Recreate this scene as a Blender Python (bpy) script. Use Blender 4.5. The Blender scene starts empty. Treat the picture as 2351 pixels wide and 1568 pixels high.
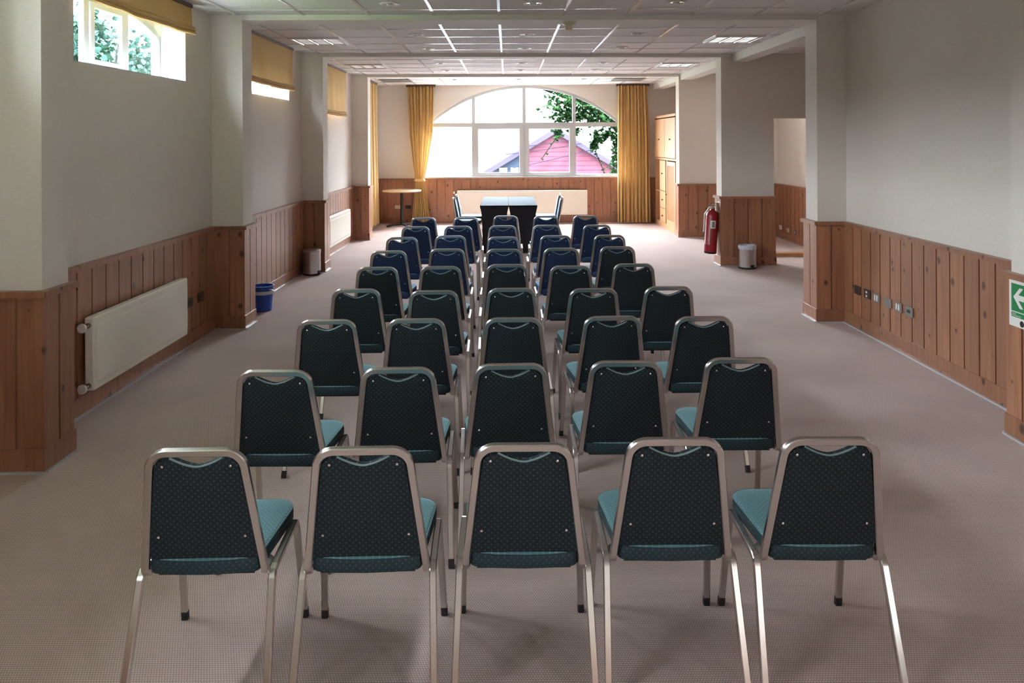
import bpy, math, random
from mathutils import Vector, Matrix

SC = bpy.context.scene
C = SC.collection
PI = math.pi
H = 1.75                      # eye height

# ------------------------------------------------------------------ camera
cam_d = bpy.data.cameras.new('camera')
cam = bpy.data.objects.new('camera', cam_d)
C.objects.link(cam)
cam_d.sensor_width = 36.0
cam_d.sensor_fit = 'HORIZONTAL'
cam_d.lens = 1750.0 / 2351.0 * 36.0
cam_d.shift_x = (1175.5 - 1165.8) / 2351.0
cam_d.shift_y = -(784.0 - 324.0) / 2351.0
cam_d.clip_start = 0.05
cam_d.clip_end = 400
cam.matrix_world = Matrix.Translation((0, 0, H)) @ Matrix.Rotation(PI / 2, 4, 'X') @ Matrix.Rotation(-0.005, 4, 'Z')
SC.camera = cam

# ------------------------------------------------------------------ view, world
SC.view_settings.view_transform = 'Standard'
SC.view_settings.look = 'None'
SC.view_settings.gamma = 1.0
SC.view_settings.use_curve_mapping = False
SC.view_settings.exposure = 4.9
SC.cycles.use_denoising = True
SC.cycles.max_bounces = 12
SC.cycles.diffuse_bounces = 8
SC.cycles.glossy_bounces = 4
SC.cycles.transparent_max_bounces = 12
SC.cycles.caustics_reflective = False
SC.cycles.caustics_refractive = False
SC.cycles.sample_clamp_indirect = 6.0

world = bpy.data.worlds.new('overcast_sky')
SC.world = world
world.use_nodes = True
wn = world.node_tree.nodes
wl = world.node_tree.links
wn.clear()
w_out = wn.new('ShaderNodeOutputWorld')
w_bg = wn.new('ShaderNodeBackground')
w_bg.inputs['Strength'].default_value = 5.4
w_tc = wn.new('ShaderNodeTexCoord')
w_sep = wn.new('ShaderNodeSeparateXYZ')
w_rmp = wn.new('ShaderNodeValToRGB')
w_rmp.color_ramp.elements[0].position = 0.0
w_rmp.color_ramp.elements[0].color = (0.30, 0.33, 0.365, 1)
w_rmp.color_ramp.elements[1].position = 1.0
w_rmp.color_ramp.elements[1].color = (0.865, 0.945, 1.03, 1)
wl.new(w_tc.outputs['Generated'], w_sep.inputs[0])
wl.new(w_sep.outputs['Z'], w_rmp.inputs[0])
wl.new(w_rmp.outputs[0], w_bg.inputs['Color'])
wl.new(w_bg.outputs[0], w_out.inputs[0])


def portal(loc, rot, sx, sy):
    l = bpy.data.lights.new('window_portal', 'AREA')
    l.shape = 'RECTANGLE'
    l.size = sx
    l.size_y = sy
    l.cycles.is_portal = True
    o = bpy.data.objects.new('window_portal', l)
    o.location = loc
    o.rotation_euler = rot
    C.objects.link(o)


# room figures -------------------------------------------------------
ZC = 2.95                     # ceiling
ZB = 2.90                     # beam soffit
WZ = 0.965                    # top of the wainscot
COL_L = [(-2.15, -1.87), (0.95, 1.23), (4.05, 4.33), (7.14, 7.44), (10.26, 10.56), (13.55, 13.85)]
COL_R = [(-2.0, -1.72), (1.14, 1.42), (4.24, 4.52), (7.30, 7.62), (10.58, 10.88), (13.73, 14.03)]
YB = 16.3                     # back wall
YR = -4.0                     # rear wall behind the camera
WIN_L = [-0.46, 2.64, 5.735, 8.85, 12.05]
WHW = 0.855
WSILL, WTOP = 2.275, 2.93
AX, AHW, AR, AZT, ASILL = 0.363, 2.16, 3.06, 2.94, 0.985
ASPR = AZT - (AR - math.sqrt(AR * AR - AHW * AHW))


def arch_z(x):
    d = x - AX
    return AZT - AR + math.sqrt(max(AR * AR - d * d, 0))


portal((3.45, -2.85, 1.05), (0, PI / 2, 0), 2.1, 1.3)
portal((AX, YB + 0.20, 1.98), (-PI / 2, 0, 0), 2 * AHW, 2.0)
for yc in WIN_L[:4]:
    portal((-3.06, yc, 2.6), (0, -PI / 2, 0), 0.66, 1.7)


# ------------------------------------------------------------------ materials
def nt(name):
    m = bpy.data.materials.new(name)
    m.use_nodes = True
    t = m.node_tree
    b = t.nodes['Principled BSDF']
    return m, t, t.nodes, t.links, b


def plain(name, col, rough=0.6, metal=0.0, spec=0.5, noise=0.0, nscale=30.0, bump=0.0):
    m, t, n, l, b = nt(name)
    b.inputs['Base Color'].default_value = (*col, 1)
    b.inputs['Roughness'].default_value = rough
    b.inputs['Metallic'].default_value = metal
    b.inputs['Specular IOR Level'].default_value = spec
    tc = n.new('ShaderNodeTexCoord')
    nz = n.new('ShaderNodeTexNoise')
    nz.inputs['Scale'].default_value = nscale
    nz.inputs['Detail'].default_value = 3
    l.new(tc.outputs['Object'], nz.inputs['Vector'])
    if noise > 0:
        mx = n.new('ShaderNodeMix')
        mx.data_type = 'RGBA'
        mx.inputs['A'].default_value = (*[c * (1 - noise) for c in col], 1)
        mx.inputs['B'].default_value = (*[min(1, c * (1 + noise)) for c in col], 1)
        l.new(nz.outputs['Fac'], mx.inputs['Factor'])
        l.new(mx.outputs['Result'], b.inputs['Base Color'])
    if bump > 0:
        bp = n.new('ShaderNodeBump')
        bp.inputs['Strength'].default_value = bump
        bp.inputs['Distance'].default_value = 0.002
        l.new(nz.outputs['Fac'], bp.inputs['Height'])
        l.new(bp.outputs['Normal'], b.inputs['Normal'])
    return m


def mnode(n, op, a=None, b=None):
    x = n.new('ShaderNodeMath')
    x.operation = op
    if isinstance(a, (int, float)):
        x.inputs[0].default_value = a
    if isinstance(b, (int, float)):
        x.inputs[1].default_value = b
    return x


def wall_paint(name, col):
    # off-white painted woven wallpaper: fine horizontal threads
    m, t, n, l, b = nt(name)
    g = n.new('ShaderNodeNewGeometry')
    mp = n.new('ShaderNodeMapping')
    mp.inputs['Scale'].default_value = (34, 34, 260)
    nz = n.new('ShaderNodeTexNoise')
    nz.inputs['Scale'].default_value = 1.0
    nz.inputs['Detail'].default_value = 3
    l.new(g.outputs['Position'], mp.inputs['Vector'])
    l.new(mp.outputs[0], nz.inputs['Vector'])
    rp = n.new('ShaderNodeValToRGB')
    rp.color_ramp.elements[0].position = 0.3
    rp.color_ramp.elements[0].color = (*[c * 0.95 for c in col], 1)
    rp.color_ramp.elements[1].position = 0.7
    rp.color_ramp.elements[1].color = (*[c * 1.03 for c in col], 1)
    l.new(nz.outputs['Fac'], rp.inputs[0])
    l.new(rp.outputs[0], b.inputs['Base Color'])
    b.inputs['Roughness'].default_value = 0.75
    b.inputs['Specular IOR Level'].default_value = 0.3
    bp = n.new('ShaderNodeBump')
    bp.inputs['Strength'].default_value = 0.22
    bp.inputs['Distance'].default_value = 0.002
    l.new(nz.outputs['Fac'], bp.inputs['Height'])
    l.new(bp.outputs['Normal'], b.inputs['Normal'])
    return m


PLANK = 0.174


def wood(name, light, dark, rough=0.4, knots=True, planks=True, spec=0.45):
    m, t, n, l, b = nt(name)
    g = n.new('ShaderNodeNewGeometry')
    sp = n.new('ShaderNodeSeparateXYZ')
    l.new(g.outputs['Position'], sp.inputs[0])
    s = mnode(n, 'ADD')
    l.new(sp.outputs['X'], s.inputs[0])
    l.new(sp.outputs['Y'], s.inputs[1])
    # random number stored with every board
    at = n.new('ShaderNodeAttribute')
    at.attribute_name = 'board'
    wn_ = n.new('ShaderNodeTexWhiteNoise')
    wn_.noise_dimensions = '1D'
    l.new(at.outputs['Fac'], wn_.inputs['W'])
    # grain
    cb = n.new('ShaderNodeCombineXYZ')
    l.new(s.outputs[0], cb.inputs['X'])
    zs = mnode(n, 'MULTIPLY', None, 0.06)
    l.new(sp.outputs['Z'], zs.inputs[0])
    zo = mnode(n, 'MULTIPLY_ADD', None, 3.7)
    l.new(wn_.outputs['Value'], zo.inputs[0])
    l.new(zs.outputs[0], zo.inputs[2])
    l.new(zo.outputs[0], cb.inputs['Z'])
    nz = n.new('ShaderNodeTexNoise')
    nz.inputs['Scale'].default_value = 26
    nz.inputs['Detail'].default_value = 5
    nz.inputs['Distortion'].default_value = 0.6
    l.new(cb.outputs[0], nz.inputs['Vector'])
    mx = n.new('ShaderNodeMix')
    mx.data_type = 'RGBA'
    mx.inputs['A'].default_value = (*dark, 1)
    mx.inputs['B'].default_value = (*light, 1)
    rp = n.new('ShaderNodeMapRange')
    rp.inputs['From Min'].default_value = 0.3
    rp.inputs['From Max'].default_value = 0.65
    l.new(nz.outputs['Fac'], rp.inputs['Value'])
    l.new(rp.outputs[0], mx.inputs['Factor'])
    col = mx.outputs['Result']
    if planks:
        hs = n.new('ShaderNodeHueSaturation')
        vv = n.new('ShaderNodeMapRange')
        vv.inputs['To Min'].default_value = 0.86
        vv.inputs['To Max'].default_value = 1.14
        l.new(wn_.outputs['Value'], vv.inputs['Value'])
        l.new(vv.outputs[0], hs.inputs['Value'])
        l.new(col, hs.inputs['Color'])
        col = hs.outputs['Color']
    if knots:
        cb2 = n.new('ShaderNodeCombineXYZ')
        k1 = mnode(n, 'MULTIPLY', None, 5.6)
        l.new(s.outputs[0], k1.inputs[0])
        k2 = mnode(n, 'MULTIPLY', None, 4.2)
        l.new(sp.outputs['Z'], k2.inputs[0])
        l.new(k1.outputs[0], cb2.inputs['X'])
        l.new(k2.outputs[0], cb2.inputs['Y'])
        vo = n.new('ShaderNodeTexVoronoi')
        vo.voronoi_dimensions = '2D'
        vo.inputs['Scale'].default_value = 1.0
        l.new(cb2.outputs[0], vo.inputs['Vector'])
        sr = n.new('ShaderNodeSeparateColor')
        l.new(vo.outputs['Color'], sr.inputs[0])
        thr = mnode(n, 'MULTIPLY', None, 0.17)          # knot radius differs per cell, many cells have none
        pw = mnode(n, 'POWER', None, 1.9)
        l.new(sr.outputs[0], pw.inputs[0])
        l.new(pw.outputs[0], thr.inputs[0])
        df = mnode(n, 'DIVIDE')
        l.new(vo.outputs['Distance'], df.inputs[0])
        l.new(thr.outputs[0], df.inputs[1])
        kr = n.new('ShaderNodeMapRange')
        kr.inputs['From Min'].default_value = 0.5
        kr.inputs['From Max'].default_value = 1.0
        kr.inputs['To Min'].default_value = 0.85
        kr.inputs['To Max'].default_value = 0.0
        l.new(df.outputs[0], kr.inputs['Value'])
        mk = n.new('ShaderNodeMix')
        mk.data_type = 'RGBA'
        mk.inputs['B'].default_value = (*[c * 0.22 for c in dark], 1)
        l.new(kr.outputs[0], mk.inputs['Factor'])
        l.new(col, mk.inputs['A'])
        col = mk.outputs['Result']
    l.new(col, b.inputs['Base Color'])
    b.inputs['Roughness'].default_value = rough
    b.inputs['Specular IOR Level'].default_value = spec
    b.inputs['Coat Weight'].default_value = 0.35
    b.inputs['Coat Roughness'].default_value = 0.28
    bp = n.new('ShaderNodeBump')
    bp.inputs['Strength'].default_value = 0.12
    bp.inputs['Distance'].default_value = 0.002
    l.new(nz.outputs['Fac'], bp.inputs['Height'])
    l.new(bp.outputs['Normal'], b.inputs['Normal'])
    return m


def carpet(name):
    m, t, n, l, b = nt(name)
    g = n.new('ShaderNodeNewGeometry')
    sp = n.new('ShaderNodeSeparateXYZ')
    l.new(g.outputs['Position'], sp.inputs[0])
    ry = mnode(n, 'DIVIDE', None, 0.0105)
    l.new(sp.outputs['Y'], ry.inputs[0])
    fy = mnode(n, 'FLOOR')
    l.new(ry.outputs[0], fy.inputs[0])
    oy = mnode(n, 'MULTIPLY', None, PI * 0.9)
    l.new(fy.outputs[0], oy.inputs[0])
    ax = mnode(n, 'MULTIPLY_ADD', None, 2 * PI / 0.0092)
    l.new(sp.outputs['X'], ax.inputs[0])
    l.new(oy.outputs[0], ax.inputs[2])
    sx = mnode(n, 'SINE')
    l.new(ax.outputs[0], sx.inputs[0])
    ay = mnode(n, 'MULTIPLY', None, 2 * PI)
    l.new(ry.outputs[0], ay.inputs[0])
    cy = mnode(n, 'COSINE')
    l.new(ay.outputs[0], cy.inputs[0])
    hx = mnode(n, 'MULTIPLY_ADD', None, 0.28)
    hx.inputs[2].default_value = 0.5
    l.new(sx.outputs[0], hx.inputs[0])
    hy = mnode(n, 'MULTIPLY_ADD', None, -0.22)
    l.new(cy.outputs[0], hy.inputs[0])
    l.new(hx.outputs[0], hy.inputs[2])
    br = n.new('ShaderNodeMix')
    br.data_type = 'RGBA'
    br.inputs['A'].default_value = (0.265, 0.188, 0.168, 1)
    br.inputs['B'].default_value = (0.68, 0.525, 0.475, 1)
    l.new(hy.outputs[0], br.inputs['Factor'])
    nz = n.new('ShaderNodeTexNoise')
    nz.inputs['Scale'].default_value = 1.3
    nz.inputs['Detail'].default_value = 4
    l.new(g.outputs['Position'], nz.inputs['Vector'])
    mr = n.new('ShaderNodeMapRange')
    mr.inputs['From Min'].default_value = 0.3
    mr.inputs['From Max'].default_value = 0.7
    mr.inputs['To Min'].default_value = 0.9
    mr.inputs['To Max'].default_value = 1.1
    l.new(nz.outputs['Fac'], mr.inputs['Value'])
    hs = n.new('ShaderNodeHueSaturation')
    l.new(br.outputs['Result'], hs.inputs['Color'])
    l.new(mr.outputs[0], hs.inputs['Value'])
    l.new(hs.outputs[0], b.inputs['Base Color'])
    b.inputs['Roughness'].default_value = 0.85
    b.inputs['Specular IOR Level'].default_value = 0.2
    b.inputs['Sheen Weight'].default_value = 0.15
    bp = n.new('ShaderNodeBump')
    bp.inputs['Strength'].default_value = 0.4
    bp.inputs['Distance'].default_value = 0.003
    l.new(hy.outputs[0], bp.inputs['Height'])
    l.new(bp.outputs['Normal'], b.inputs['Normal'])
    return m


def fabric(name, base, dot, axes, rough=0.7, sheen=0.0, sheen_col=(1, 1, 1)):
    # woven upholstery with a staggered pattern of small light dots
    m, t, n, l, b = nt(name)
    tc = n.new('ShaderNodeTexCoord')
    sp = n.new('ShaderNodeSeparateXYZ')
    l.new(tc.outputs['Object'], sp.inputs[0])
    u = mnode(n, 'DIVIDE', None, 0.0205)
    v = mnode(n, 'DIVIDE', None, 0.0205)
    l.new(sp.outputs[axes[0]], u.inputs[0])
    if axes[1] == 'Y':
        yz = mnode(n, 'SUBTRACT')
        l.new(sp.outputs['Y'], yz.inputs[0])
        l.new(sp.outputs['Z'], yz.inputs[1])
        l.new(yz.outputs[0], v.inputs[0])
    else:
        l.new(sp.outputs[axes[1]], v.inputs[0])
    ds = []
    for off in (0.0, 0.5):
        cb = n.new('ShaderNodeCombineXYZ')
        for k, src in ((0, u), (1, v)):
            a = mnode(n, 'ADD', None, off + 100.0)
            l.new(src.outputs[0], a.inputs[0])
            f = mnode(n, 'FRACT')
            l.new(a.outputs[0], f.inputs[0])
            c = mnode(n, 'SUBTRACT', None, 0.5)
            l.new(f.outputs[0], c.inputs[0])
            l.new(c.outputs[0], cb.inputs[k])
        ln = n.new('ShaderNodeVectorMath')
        ln.operation = 'LENGTH'
        l.new(cb.outputs[0], ln.inputs[0])
        ds.append(ln)
    mn = mnode(n, 'MINIMUM')
    l.new(ds[0].outputs['Value'], mn.inputs[0])
    l.new(ds[1].outputs['Value'], mn.inputs[1])
    mr = n.new('ShaderNodeMapRange')
    mr.inputs['From Min'].default_value = 0.09
    mr.inputs['From Max'].default_value = 0.16
    mr.inputs['To Min'].default_value = 1.0
    mr.inputs['To Max'].default_value = 0.0
    l.new(mn.outputs[0], mr.inputs['Value'])
    mx = n.new('ShaderNodeMix')
    mx.data_type = 'RGBA'
    mx.inputs['A'].default_value = (*base, 1)
    mx.inputs['B'].default_value = (*dot, 1)
    l.new(mr.outputs[0], mx.inputs['Factor'])
    l.new(mx.outputs['Result'], b.inputs['Base Color'])
    b.inputs['Roughness'].default_value = rough
    b.inputs['Specular IOR Level'].default_value = 0.3
    b.inputs['Sheen Weight'].default_value = sheen
    b.inputs['Sheen Roughness'].default_value = 0.4
    b.inputs['Sheen Tint'].default_value = (*sheen_col, 1)
    nz = n.new('ShaderNodeTexNoise')
    nz.inputs['Scale'].default_value = 500
    l.new(tc.outputs['Object'], nz.inputs['Vector'])
    bp = n.new('ShaderNodeBump')
    bp.inputs['Strength'].default_value = 0.2
    bp.inputs['Distance'].default_value = 0.001
    l.new(nz.outputs['Fac'], bp.inputs['Height'])
    l.new(bp.outputs['Normal'], b.inputs['Normal'])
    return m


def cloth(name, col, trans=0.35):
    m, t, n, l, b = nt(name)
    b.inputs['Base Color'].default_value = (*col, 1)
    b.inputs['Roughness'].default_value = 0.7
    b.inputs['Specular IOR Level'].default_value = 0.2
    tr = n.new('ShaderNodeBsdfTranslucent')
    tr.inputs['Color'].default_value = (*col, 1)
    ms = n.new('ShaderNodeMixShader')
    ms.inputs[0].default_value = trans
    tc = n.new('ShaderNodeTexCoord')
    nz = n.new('ShaderNodeTexNoise')
    nz.inputs['Scale'].default_value = 60
    l.new(tc.outputs['Object'], nz.inputs['Vector'])
    mx = n.new('ShaderNodeMix')
    mx.data_type = 'RGBA'
    mx.inputs['A'].default_value = (*[c * 0.92 for c in col], 1)
    mx.inputs['B'].default_value = (*[c * 1.08 for c in col], 1)
    l.new(nz.outputs['Fac'], mx.inputs['Factor'])
    l.new(mx.outputs['Result'], b.inputs['Base Color'])
    out = n['Material Output']
    l.new(b.outputs[0], ms.inputs[1])
    l.new(tr.outputs[0], ms.inputs[2])
    l.new(ms.outputs[0], out.inputs['Surface'])
    return m


def glass(name):
    m, t, n, l, b = nt(name)
    n.remove(b)
    tr = n.new('ShaderNodeBsdfTransparent')
    tr.inputs['Color'].default_value = (0.97, 0.985, 0.98, 1)
    gl = n.new('ShaderNodeBsdfGlossy')
    gl.inputs['Roughness'].default_value = 0.02
    lw = n.new('ShaderNodeLayerWeight')
    lw.inputs['Blend'].default_value = 0.5
    pw = mnode(n, 'POWER', None, 5.0)
    l.new(lw.outputs['Facing'], pw.inputs[0])
    fr = mnode(n, 'MULTIPLY_ADD', None, 0.5)
    fr.inputs[2].default_value = 0.015
    l.new(pw.outputs[0], fr.inputs[0])
    ms = n.new('ShaderNodeMixShader')
    l.new(fr.outputs[0], ms.inputs[0])
    l.new(tr.outputs[0], ms.inputs[1])
    l.new(gl.outputs[0], ms.inputs[2])
    l.new(ms.outputs[0], n['Material Output'].inputs['Surface'])
    return m


def lattice_mat(name):
    m, t, n, l, b = nt(name)
    b.inputs['Roughness'].default_value = 0.6
    return m


M = {}
M['wall'] = wall_paint('painted_wallpaper', (0.68, 0.63, 0.57))
M['beam'] = plain('beam_paint', (0.68, 0.66, 0.62), 0.7, noise=0.05, nscale=120, bump=0.4)
M['tile'] = plain('ceiling_tile', (0.68, 0.665, 0.655), 0.85, noise=0.10, nscale=160, bump=0.3)
M['tbar'] = plain('ceiling_bar_paint', (0.66, 0.65, 0.64), 0.20, spec=0.7)
M['panel'] = wood('pine_panelling', (0.365, 0.166, 0.088), (0.265, 0.108, 0.056))
M['cab'] = wood('pale_pine', (0.56, 0.31, 0.155), (0.47, 0.25, 0.12), 0.45, knots=False, planks=False)
M['cabdark'] = wood('red_brown_pine_board', (0.26, 0.10, 0.05), (0.2, 0.075, 0.04), 0.5, knots=False, planks=False)  # dark red-brown board inside the open niche
M['beech'] = wood('beech_top', (0.66, 0.47, 0.30), (0.58, 0.40, 0.25), 0.35, knots=False, planks=False)
M['carpet'] = carpet('loop_carpet')
M['strip'] = plain('pale_edge_strip', (0.46, 0.45, 0.46), 0.3)
M['frame'] = plain('white_window_frame', (0.45, 0.46, 0.46), 0.4)
M['glass'] = glass('window_glass')
M['curtain'] = cloth('mustard_curtain', (0.61, 0.42, 0.18), 0.13)
M['blind'] = cloth('mustard_blind', (0.50, 0.31, 0.115), 0.02)
M['rail'] = plain('brown_rail', (0.09, 0.045, 0.03), 0.5)
M['metal'] = plain('satin_steel_tube', (0.62, 0.59, 0.565), 0.23, 1.0)
M['chrome'] = plain('bright_steel', (0.75, 0.75, 0.75), 0.15, 1.0)
M['steel'] = plain('brushed_steel', (0.60, 0.585, 0.575), 0.33, 1.0)
M['rubber'] = plain('black_plastic', (0.012, 0.011, 0.011), 0.5)
M['back_g'] = fabric('dark_green_back_fabric', (0.0080, 0.0135, 0.0175), (0.042, 0.060, 0.060), ('X', 'Z'), 0.75)
M['seat_g'] = fabric('teal_seat_fabric', (0.072, 0.160, 0.180), (0.18, 0.29, 0.30), ('X', 'Y'), 0.65, 0.5, (0.6, 0.95, 1.0))  # seat top lit by colour: same fabric as the darker edge
M['band_shade_g'] = fabric('teal_edge_shade_fabric', (0.012, 0.028, 0.034), (0.048, 0.074, 0.077), ('X', 'Z'), 0.6)  # same seat fabric, with the shade of the sides put into the colour
M['band_shade_b'] = fabric('navy_edge_shade_fabric', (0.016, 0.045, 0.11), (0.05, 0.09, 0.16), ('X', 'Z'), 0.6)
M['band_shade_t'] = fabric('blue_edge_shade_fabric', (0.045, 0.13, 0.16), (0.08, 0.18, 0.2), ('X', 'Z'), 0.6)
M['back_b'] = fabric('navy_back_fabric', (0.010, 0.023, 0.066), (0.018, 0.038, 0.09), ('X', 'Z'), 0.75)
M['seat_b'] = fabric('sky_blue_seat_fabric', (0.10, 0.24, 0.40), (0.22, 0.38, 0.55), ('X', 'Y'), 0.65, 0.2, (0.7, 0.9, 1.0))
M['back_t'] = fabric('blue_head_back_fabric', (0.03, 0.085, 0.13), (0.06, 0.13, 0.17), ('X', 'Z'), 0.7, 0.2)
M['seat_t'] = fabric('turquoise_seat_fabric', (0.13, 0.33, 0.37), (0.25, 0.45, 0.48), ('X', 'Y'), 0.65, 0.3)
M['piping'] = plain('pale_piping', (0.16, 0.24, 0.25), 0.45)
M['enamel'] = plain('cream_enamel', (0.74, 0.69, 0.595), 0.32)
M['valve'] = plain('valve_cap', (0.72, 0.68, 0.60), 0.4)
M['copper'] = plain('dark_brass', (0.22, 0.15, 0.11), 0.35, 1.0)
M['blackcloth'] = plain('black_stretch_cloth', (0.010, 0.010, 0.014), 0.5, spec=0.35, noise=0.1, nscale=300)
M['topcloth_sheen'] = plain('black_cloth_painted_sheen', (0.080, 0.115, 0.145), 0.8, spec=0.03, noise=0.1, nscale=300)  # black cloth; sky sheen on the top painted as blue-grey
M['blue'] = plain('blue_plastic', (0.025, 0.095, 0.50), 0.35)
M['liner'] = plain('clear_bag_liner', (0.62, 0.66, 0.74), 0.3)
M['red'] = plain('red_enamel', (0.30, 0.012, 0.022), 0.28)
M['white'] = plain('white_plastic', (0.75, 0.74, 0.70), 0.4)
M['ivory'] = plain('ivory_plastic', (0.62, 0.55, 0.42), 0.45)
M['bronze'] = plain('bronze_plate', (0.055, 0.036, 0.03), 0.45)
M['grey'] = plain('grey_plate', (0.20, 0.18, 0.165), 0.45)
M['green'] = plain('safety_green', (0.008, 0.20, 0.055), 0.45)
M['ink'] = plain('black_ink', (0.01, 0.01, 0.01), 0.5)
M['mirror'] = plain('louvre_mirror', (0.86, 0.86, 0.86), 0.12, 1.0)
M['grille'] = plain('dark_grille', (0.16, 0.155, 0.15), 0.5)
M['downwhite'] = plain('downlight_ring', (0.70, 0.69, 0.68), 0.35)
M['cabhole'] = plain('lattice_gap', (0.10, 0.055, 0.04), 0.8)
M['leaf'] = plain('vine_leaf', (0.0160, 0.0420, 0.0150), 1.0, spec=0.0, noise=0.45, nscale=9)
M['leafpale'] = plain('shrub_leaf', (0.0115, 0.0245, 0.0205), 1.0, spec=0.0, noise=0.4, nscale=7)
M['stem'] = plain('stem_bark', (0.003, 0.003, 0.002), 1.0, spec=0.0)
M['gable'] = plain('dark_timber', (0.0013, 0.0015, 0.0015), 1.0, spec=0.0)
M['redboard'] = plain('red_boards', (0.036, 0.0135, 0.0185), 1.0, spec=0.0, noise=0.5, nscale=1.2)
M['roof'] = plain('lilac_roof', (0.016, 0.0135, 0.020), 1.0, spec=0.0)
M['blueboard'] = plain('blue_boards', (0.010, 0.013, 0.019), 1.0, spec=0.0)
M['lawn'] = plain('lawn', (0.12, 0.17, 0.07), 0.9, noise=0.3, nscale=2)
M['paving'] = plain('pale_paving', (0.13, 0.13, 0.128), 0.9, noise=0.1, nscale=1)
M['hill'] = plain('added_hillside', (0.075, 0.08, 0.078), 1.0, spec=0.0, noise=0.2, nscale=0.2)
M['cable'] = plain('cable', (0.005, 0.005, 0.008), 1.0, spec=0.0)
M['alcove_fill'] = bpy.data.materials.new('alcove_fill_glow')  # glow of the fill panel added in the alcove
M['alcove_fill'].use_nodes = True
_b = M['alcove_fill'].node_tree.nodes['Principled BSDF']
_b.inputs['Emission Color'].default_value = (1.0, 0.95, 0.88, 1)
_b.inputs['Emission Strength'].default_value = 0.32

for nm, st, cl in (('glow_bright', 0.026, (0.93, 1.0, 0.97)), ('reflection_glow', 0.010, (1.0, 0.95, 0.93))):  # faint glow stands in for reflections in the left lights
    M[nm] = bpy.data.materials.new(nm)
    M[nm].use_nodes = True
    q_ = M[nm].node_tree.nodes['Principled BSDF']
    q_.inputs['Emission Color'].default_value = (*cl, 1)
    q_.inputs['Emission Strength'].default_value = st


# ------------------------------------------------------------------ mesh helpers
class MB:
    def __init__(s):
        s.v = []
        s.f = []
        s.mi = []
        s.cur = 0
        s.tone = 0.0
        s.tn = []

    def add(s, vs, fs):
        o = len(s.v)
        s.v += [tuple(p) for p in vs]
        for f in fs:
            s.f.append(tuple(o + i for i in f))
            s.mi.append(s.cur)
            s.tn.append(s.tone)
        return s

    def box(s, x0, x1, y0, y1, z0, z1):
        vs = [(x0, y0, z0), (x1, y0, z0), (x1, y1, z0), (x0, y1, z0), (x0, y0, z1), (x1, y0, z1), (x1, y1, z1), (x0, y1, z1)]
        return s.add(vs, [(0, 3, 2, 1), (4, 5, 6, 7), (0, 1, 5, 4), (1, 2, 6, 5), (2, 3, 7, 6), (3, 0, 4, 7)])

    def bbox(s, x0, x1, y0, y1, z0, z1, r=0.004):
        # box with chamfered edges
        def ring(z, i):
            return [(x0 + i, y0, z), (x1 - i, y0, z), (x1, y0 + i, z), (x1, y1 - i, z), (x1 - i, y1, z), (x0 + i, y1, z), (x0, y1 - i, z), (x0, y0 + i, z)]

        def inner(z):
            return [(x0 + r, y0 + r, z), (x1 - r, y0 + r, z), (x1 - r, y0 + r, z), (x1 - r, y1 - r, z), (x1 - r, y1 - r, z), (x0 + r, y1 - r, z), (x0 + r, y1 - r, z), (x0 + r, y0 + r, z)]
        s.loft([inner(z0), ring(z0 + r, r), ring(z1 - r, r), inner(z1)], True)
        return s

    def loft(s, rings, caps=True, closed=True):
        n = len(rings[0])
        o = len(s.v)
        for r in rings:
            s.v += [tuple(p) for p in r]
        for a in range(len(rings) - 1):
            for i in range(n if closed else n - 1):
                j = (i + 1) % n
                s.f.append((o + a * n + i, o + a * n + j, o + (a + 1) * n + j, o + (a + 1) * n + i))
                s.mi.append(s.cur)
        if caps:
            s.f.append(tuple(o + i for i in reversed(range(n))))
            s.mi.append(s.cur)
            k = o + (len(rings) - 1) * n
            s.f.append(tuple(k + i for i in range(n)))
            s.mi.append(s.cur)
        return s

    def lathe(s, prof, c=(0, 0, 0), n=24, mat=None, caps=True):
        rings = []
        for r, z in prof:
            ring = []
            for i in range(n):
                a = 2 * PI * i / n
                p = Vector((r * math.cos(a), r * math.sin(a), z))
                if mat is not None:
                    p = mat @ p
                ring.append((p.x + c[0], p.y + c[1], p.z + c[2]))
            rings.append(ring)
        return s.loft(rings, caps)

    def sweep(s, path, prof, normal, caps=True):
        # profile (u along b, v along the normal) carried along a path
        rings = []
        N = Vector(normal).normalized()
        P = [Vector(p) for p in path]
        for i, p in enumerate(P):
            if i == 0:
                t = P[1] - P[0]
            elif i == len(P) - 1:
                t = P[-1] - P[-2]
            else:
                t = (P[i + 1] - p).normalized() + (p - P[i - 1]).normalized()
            t.normalize()
            nn = (N - t * N.dot(t)).normalized()
            bb = t.cross(nn)
            rings.append([tuple(p + bb * u + nn * v) for u, v in prof])
        return s.loft(rings, caps)

    def tube(s, path, r, n=8, normal=(0.123, 0.456, 0.88)):
        return s.sweep(path, [(r * math.cos(2 * PI * i / n), r * math.sin(2 * PI * i / n)) for i in range(n)], normal)

    def build(s, name, mat, parent=None, smooth=False, angle=None):
        me = bpy.data.meshes.new(name)
        me.from_pydata(s.v, [], s.f)
        mats = mat if isinstance(mat, (list, tuple)) else [mat]
        for m in mats:
            me.materials.append(m)
        if len(mats) > 1:
            me.polygons.foreach_set('material_index', s.mi)
        me.update()
        if any(s.tn) and len(s.tn) == len(s.f):
            at = me.attributes.new('board', 'FLOAT', 'FACE')
            at.data.foreach_set('value', s.tn)
        import bmesh
        bm = bmesh.new()
        bm.from_mesh(me)
        bmesh.ops.recalc_face_normals(bm, faces=bm.faces)
        if smooth:
            for f in bm.faces:
                f.smooth = True
            lim = math.radians(angle or 40)
            for e in bm.edges:
                if len(e.link_faces) == 2 and e.calc_face_angle(0) > lim:
                    e.smooth = False
        bm.to_mesh(me)
        bm.free()
        o = bpy.data.objects.new(name, me)
        C.objects.link(o)
        if parent is not None:
            o.parent = parent
        return o


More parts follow.
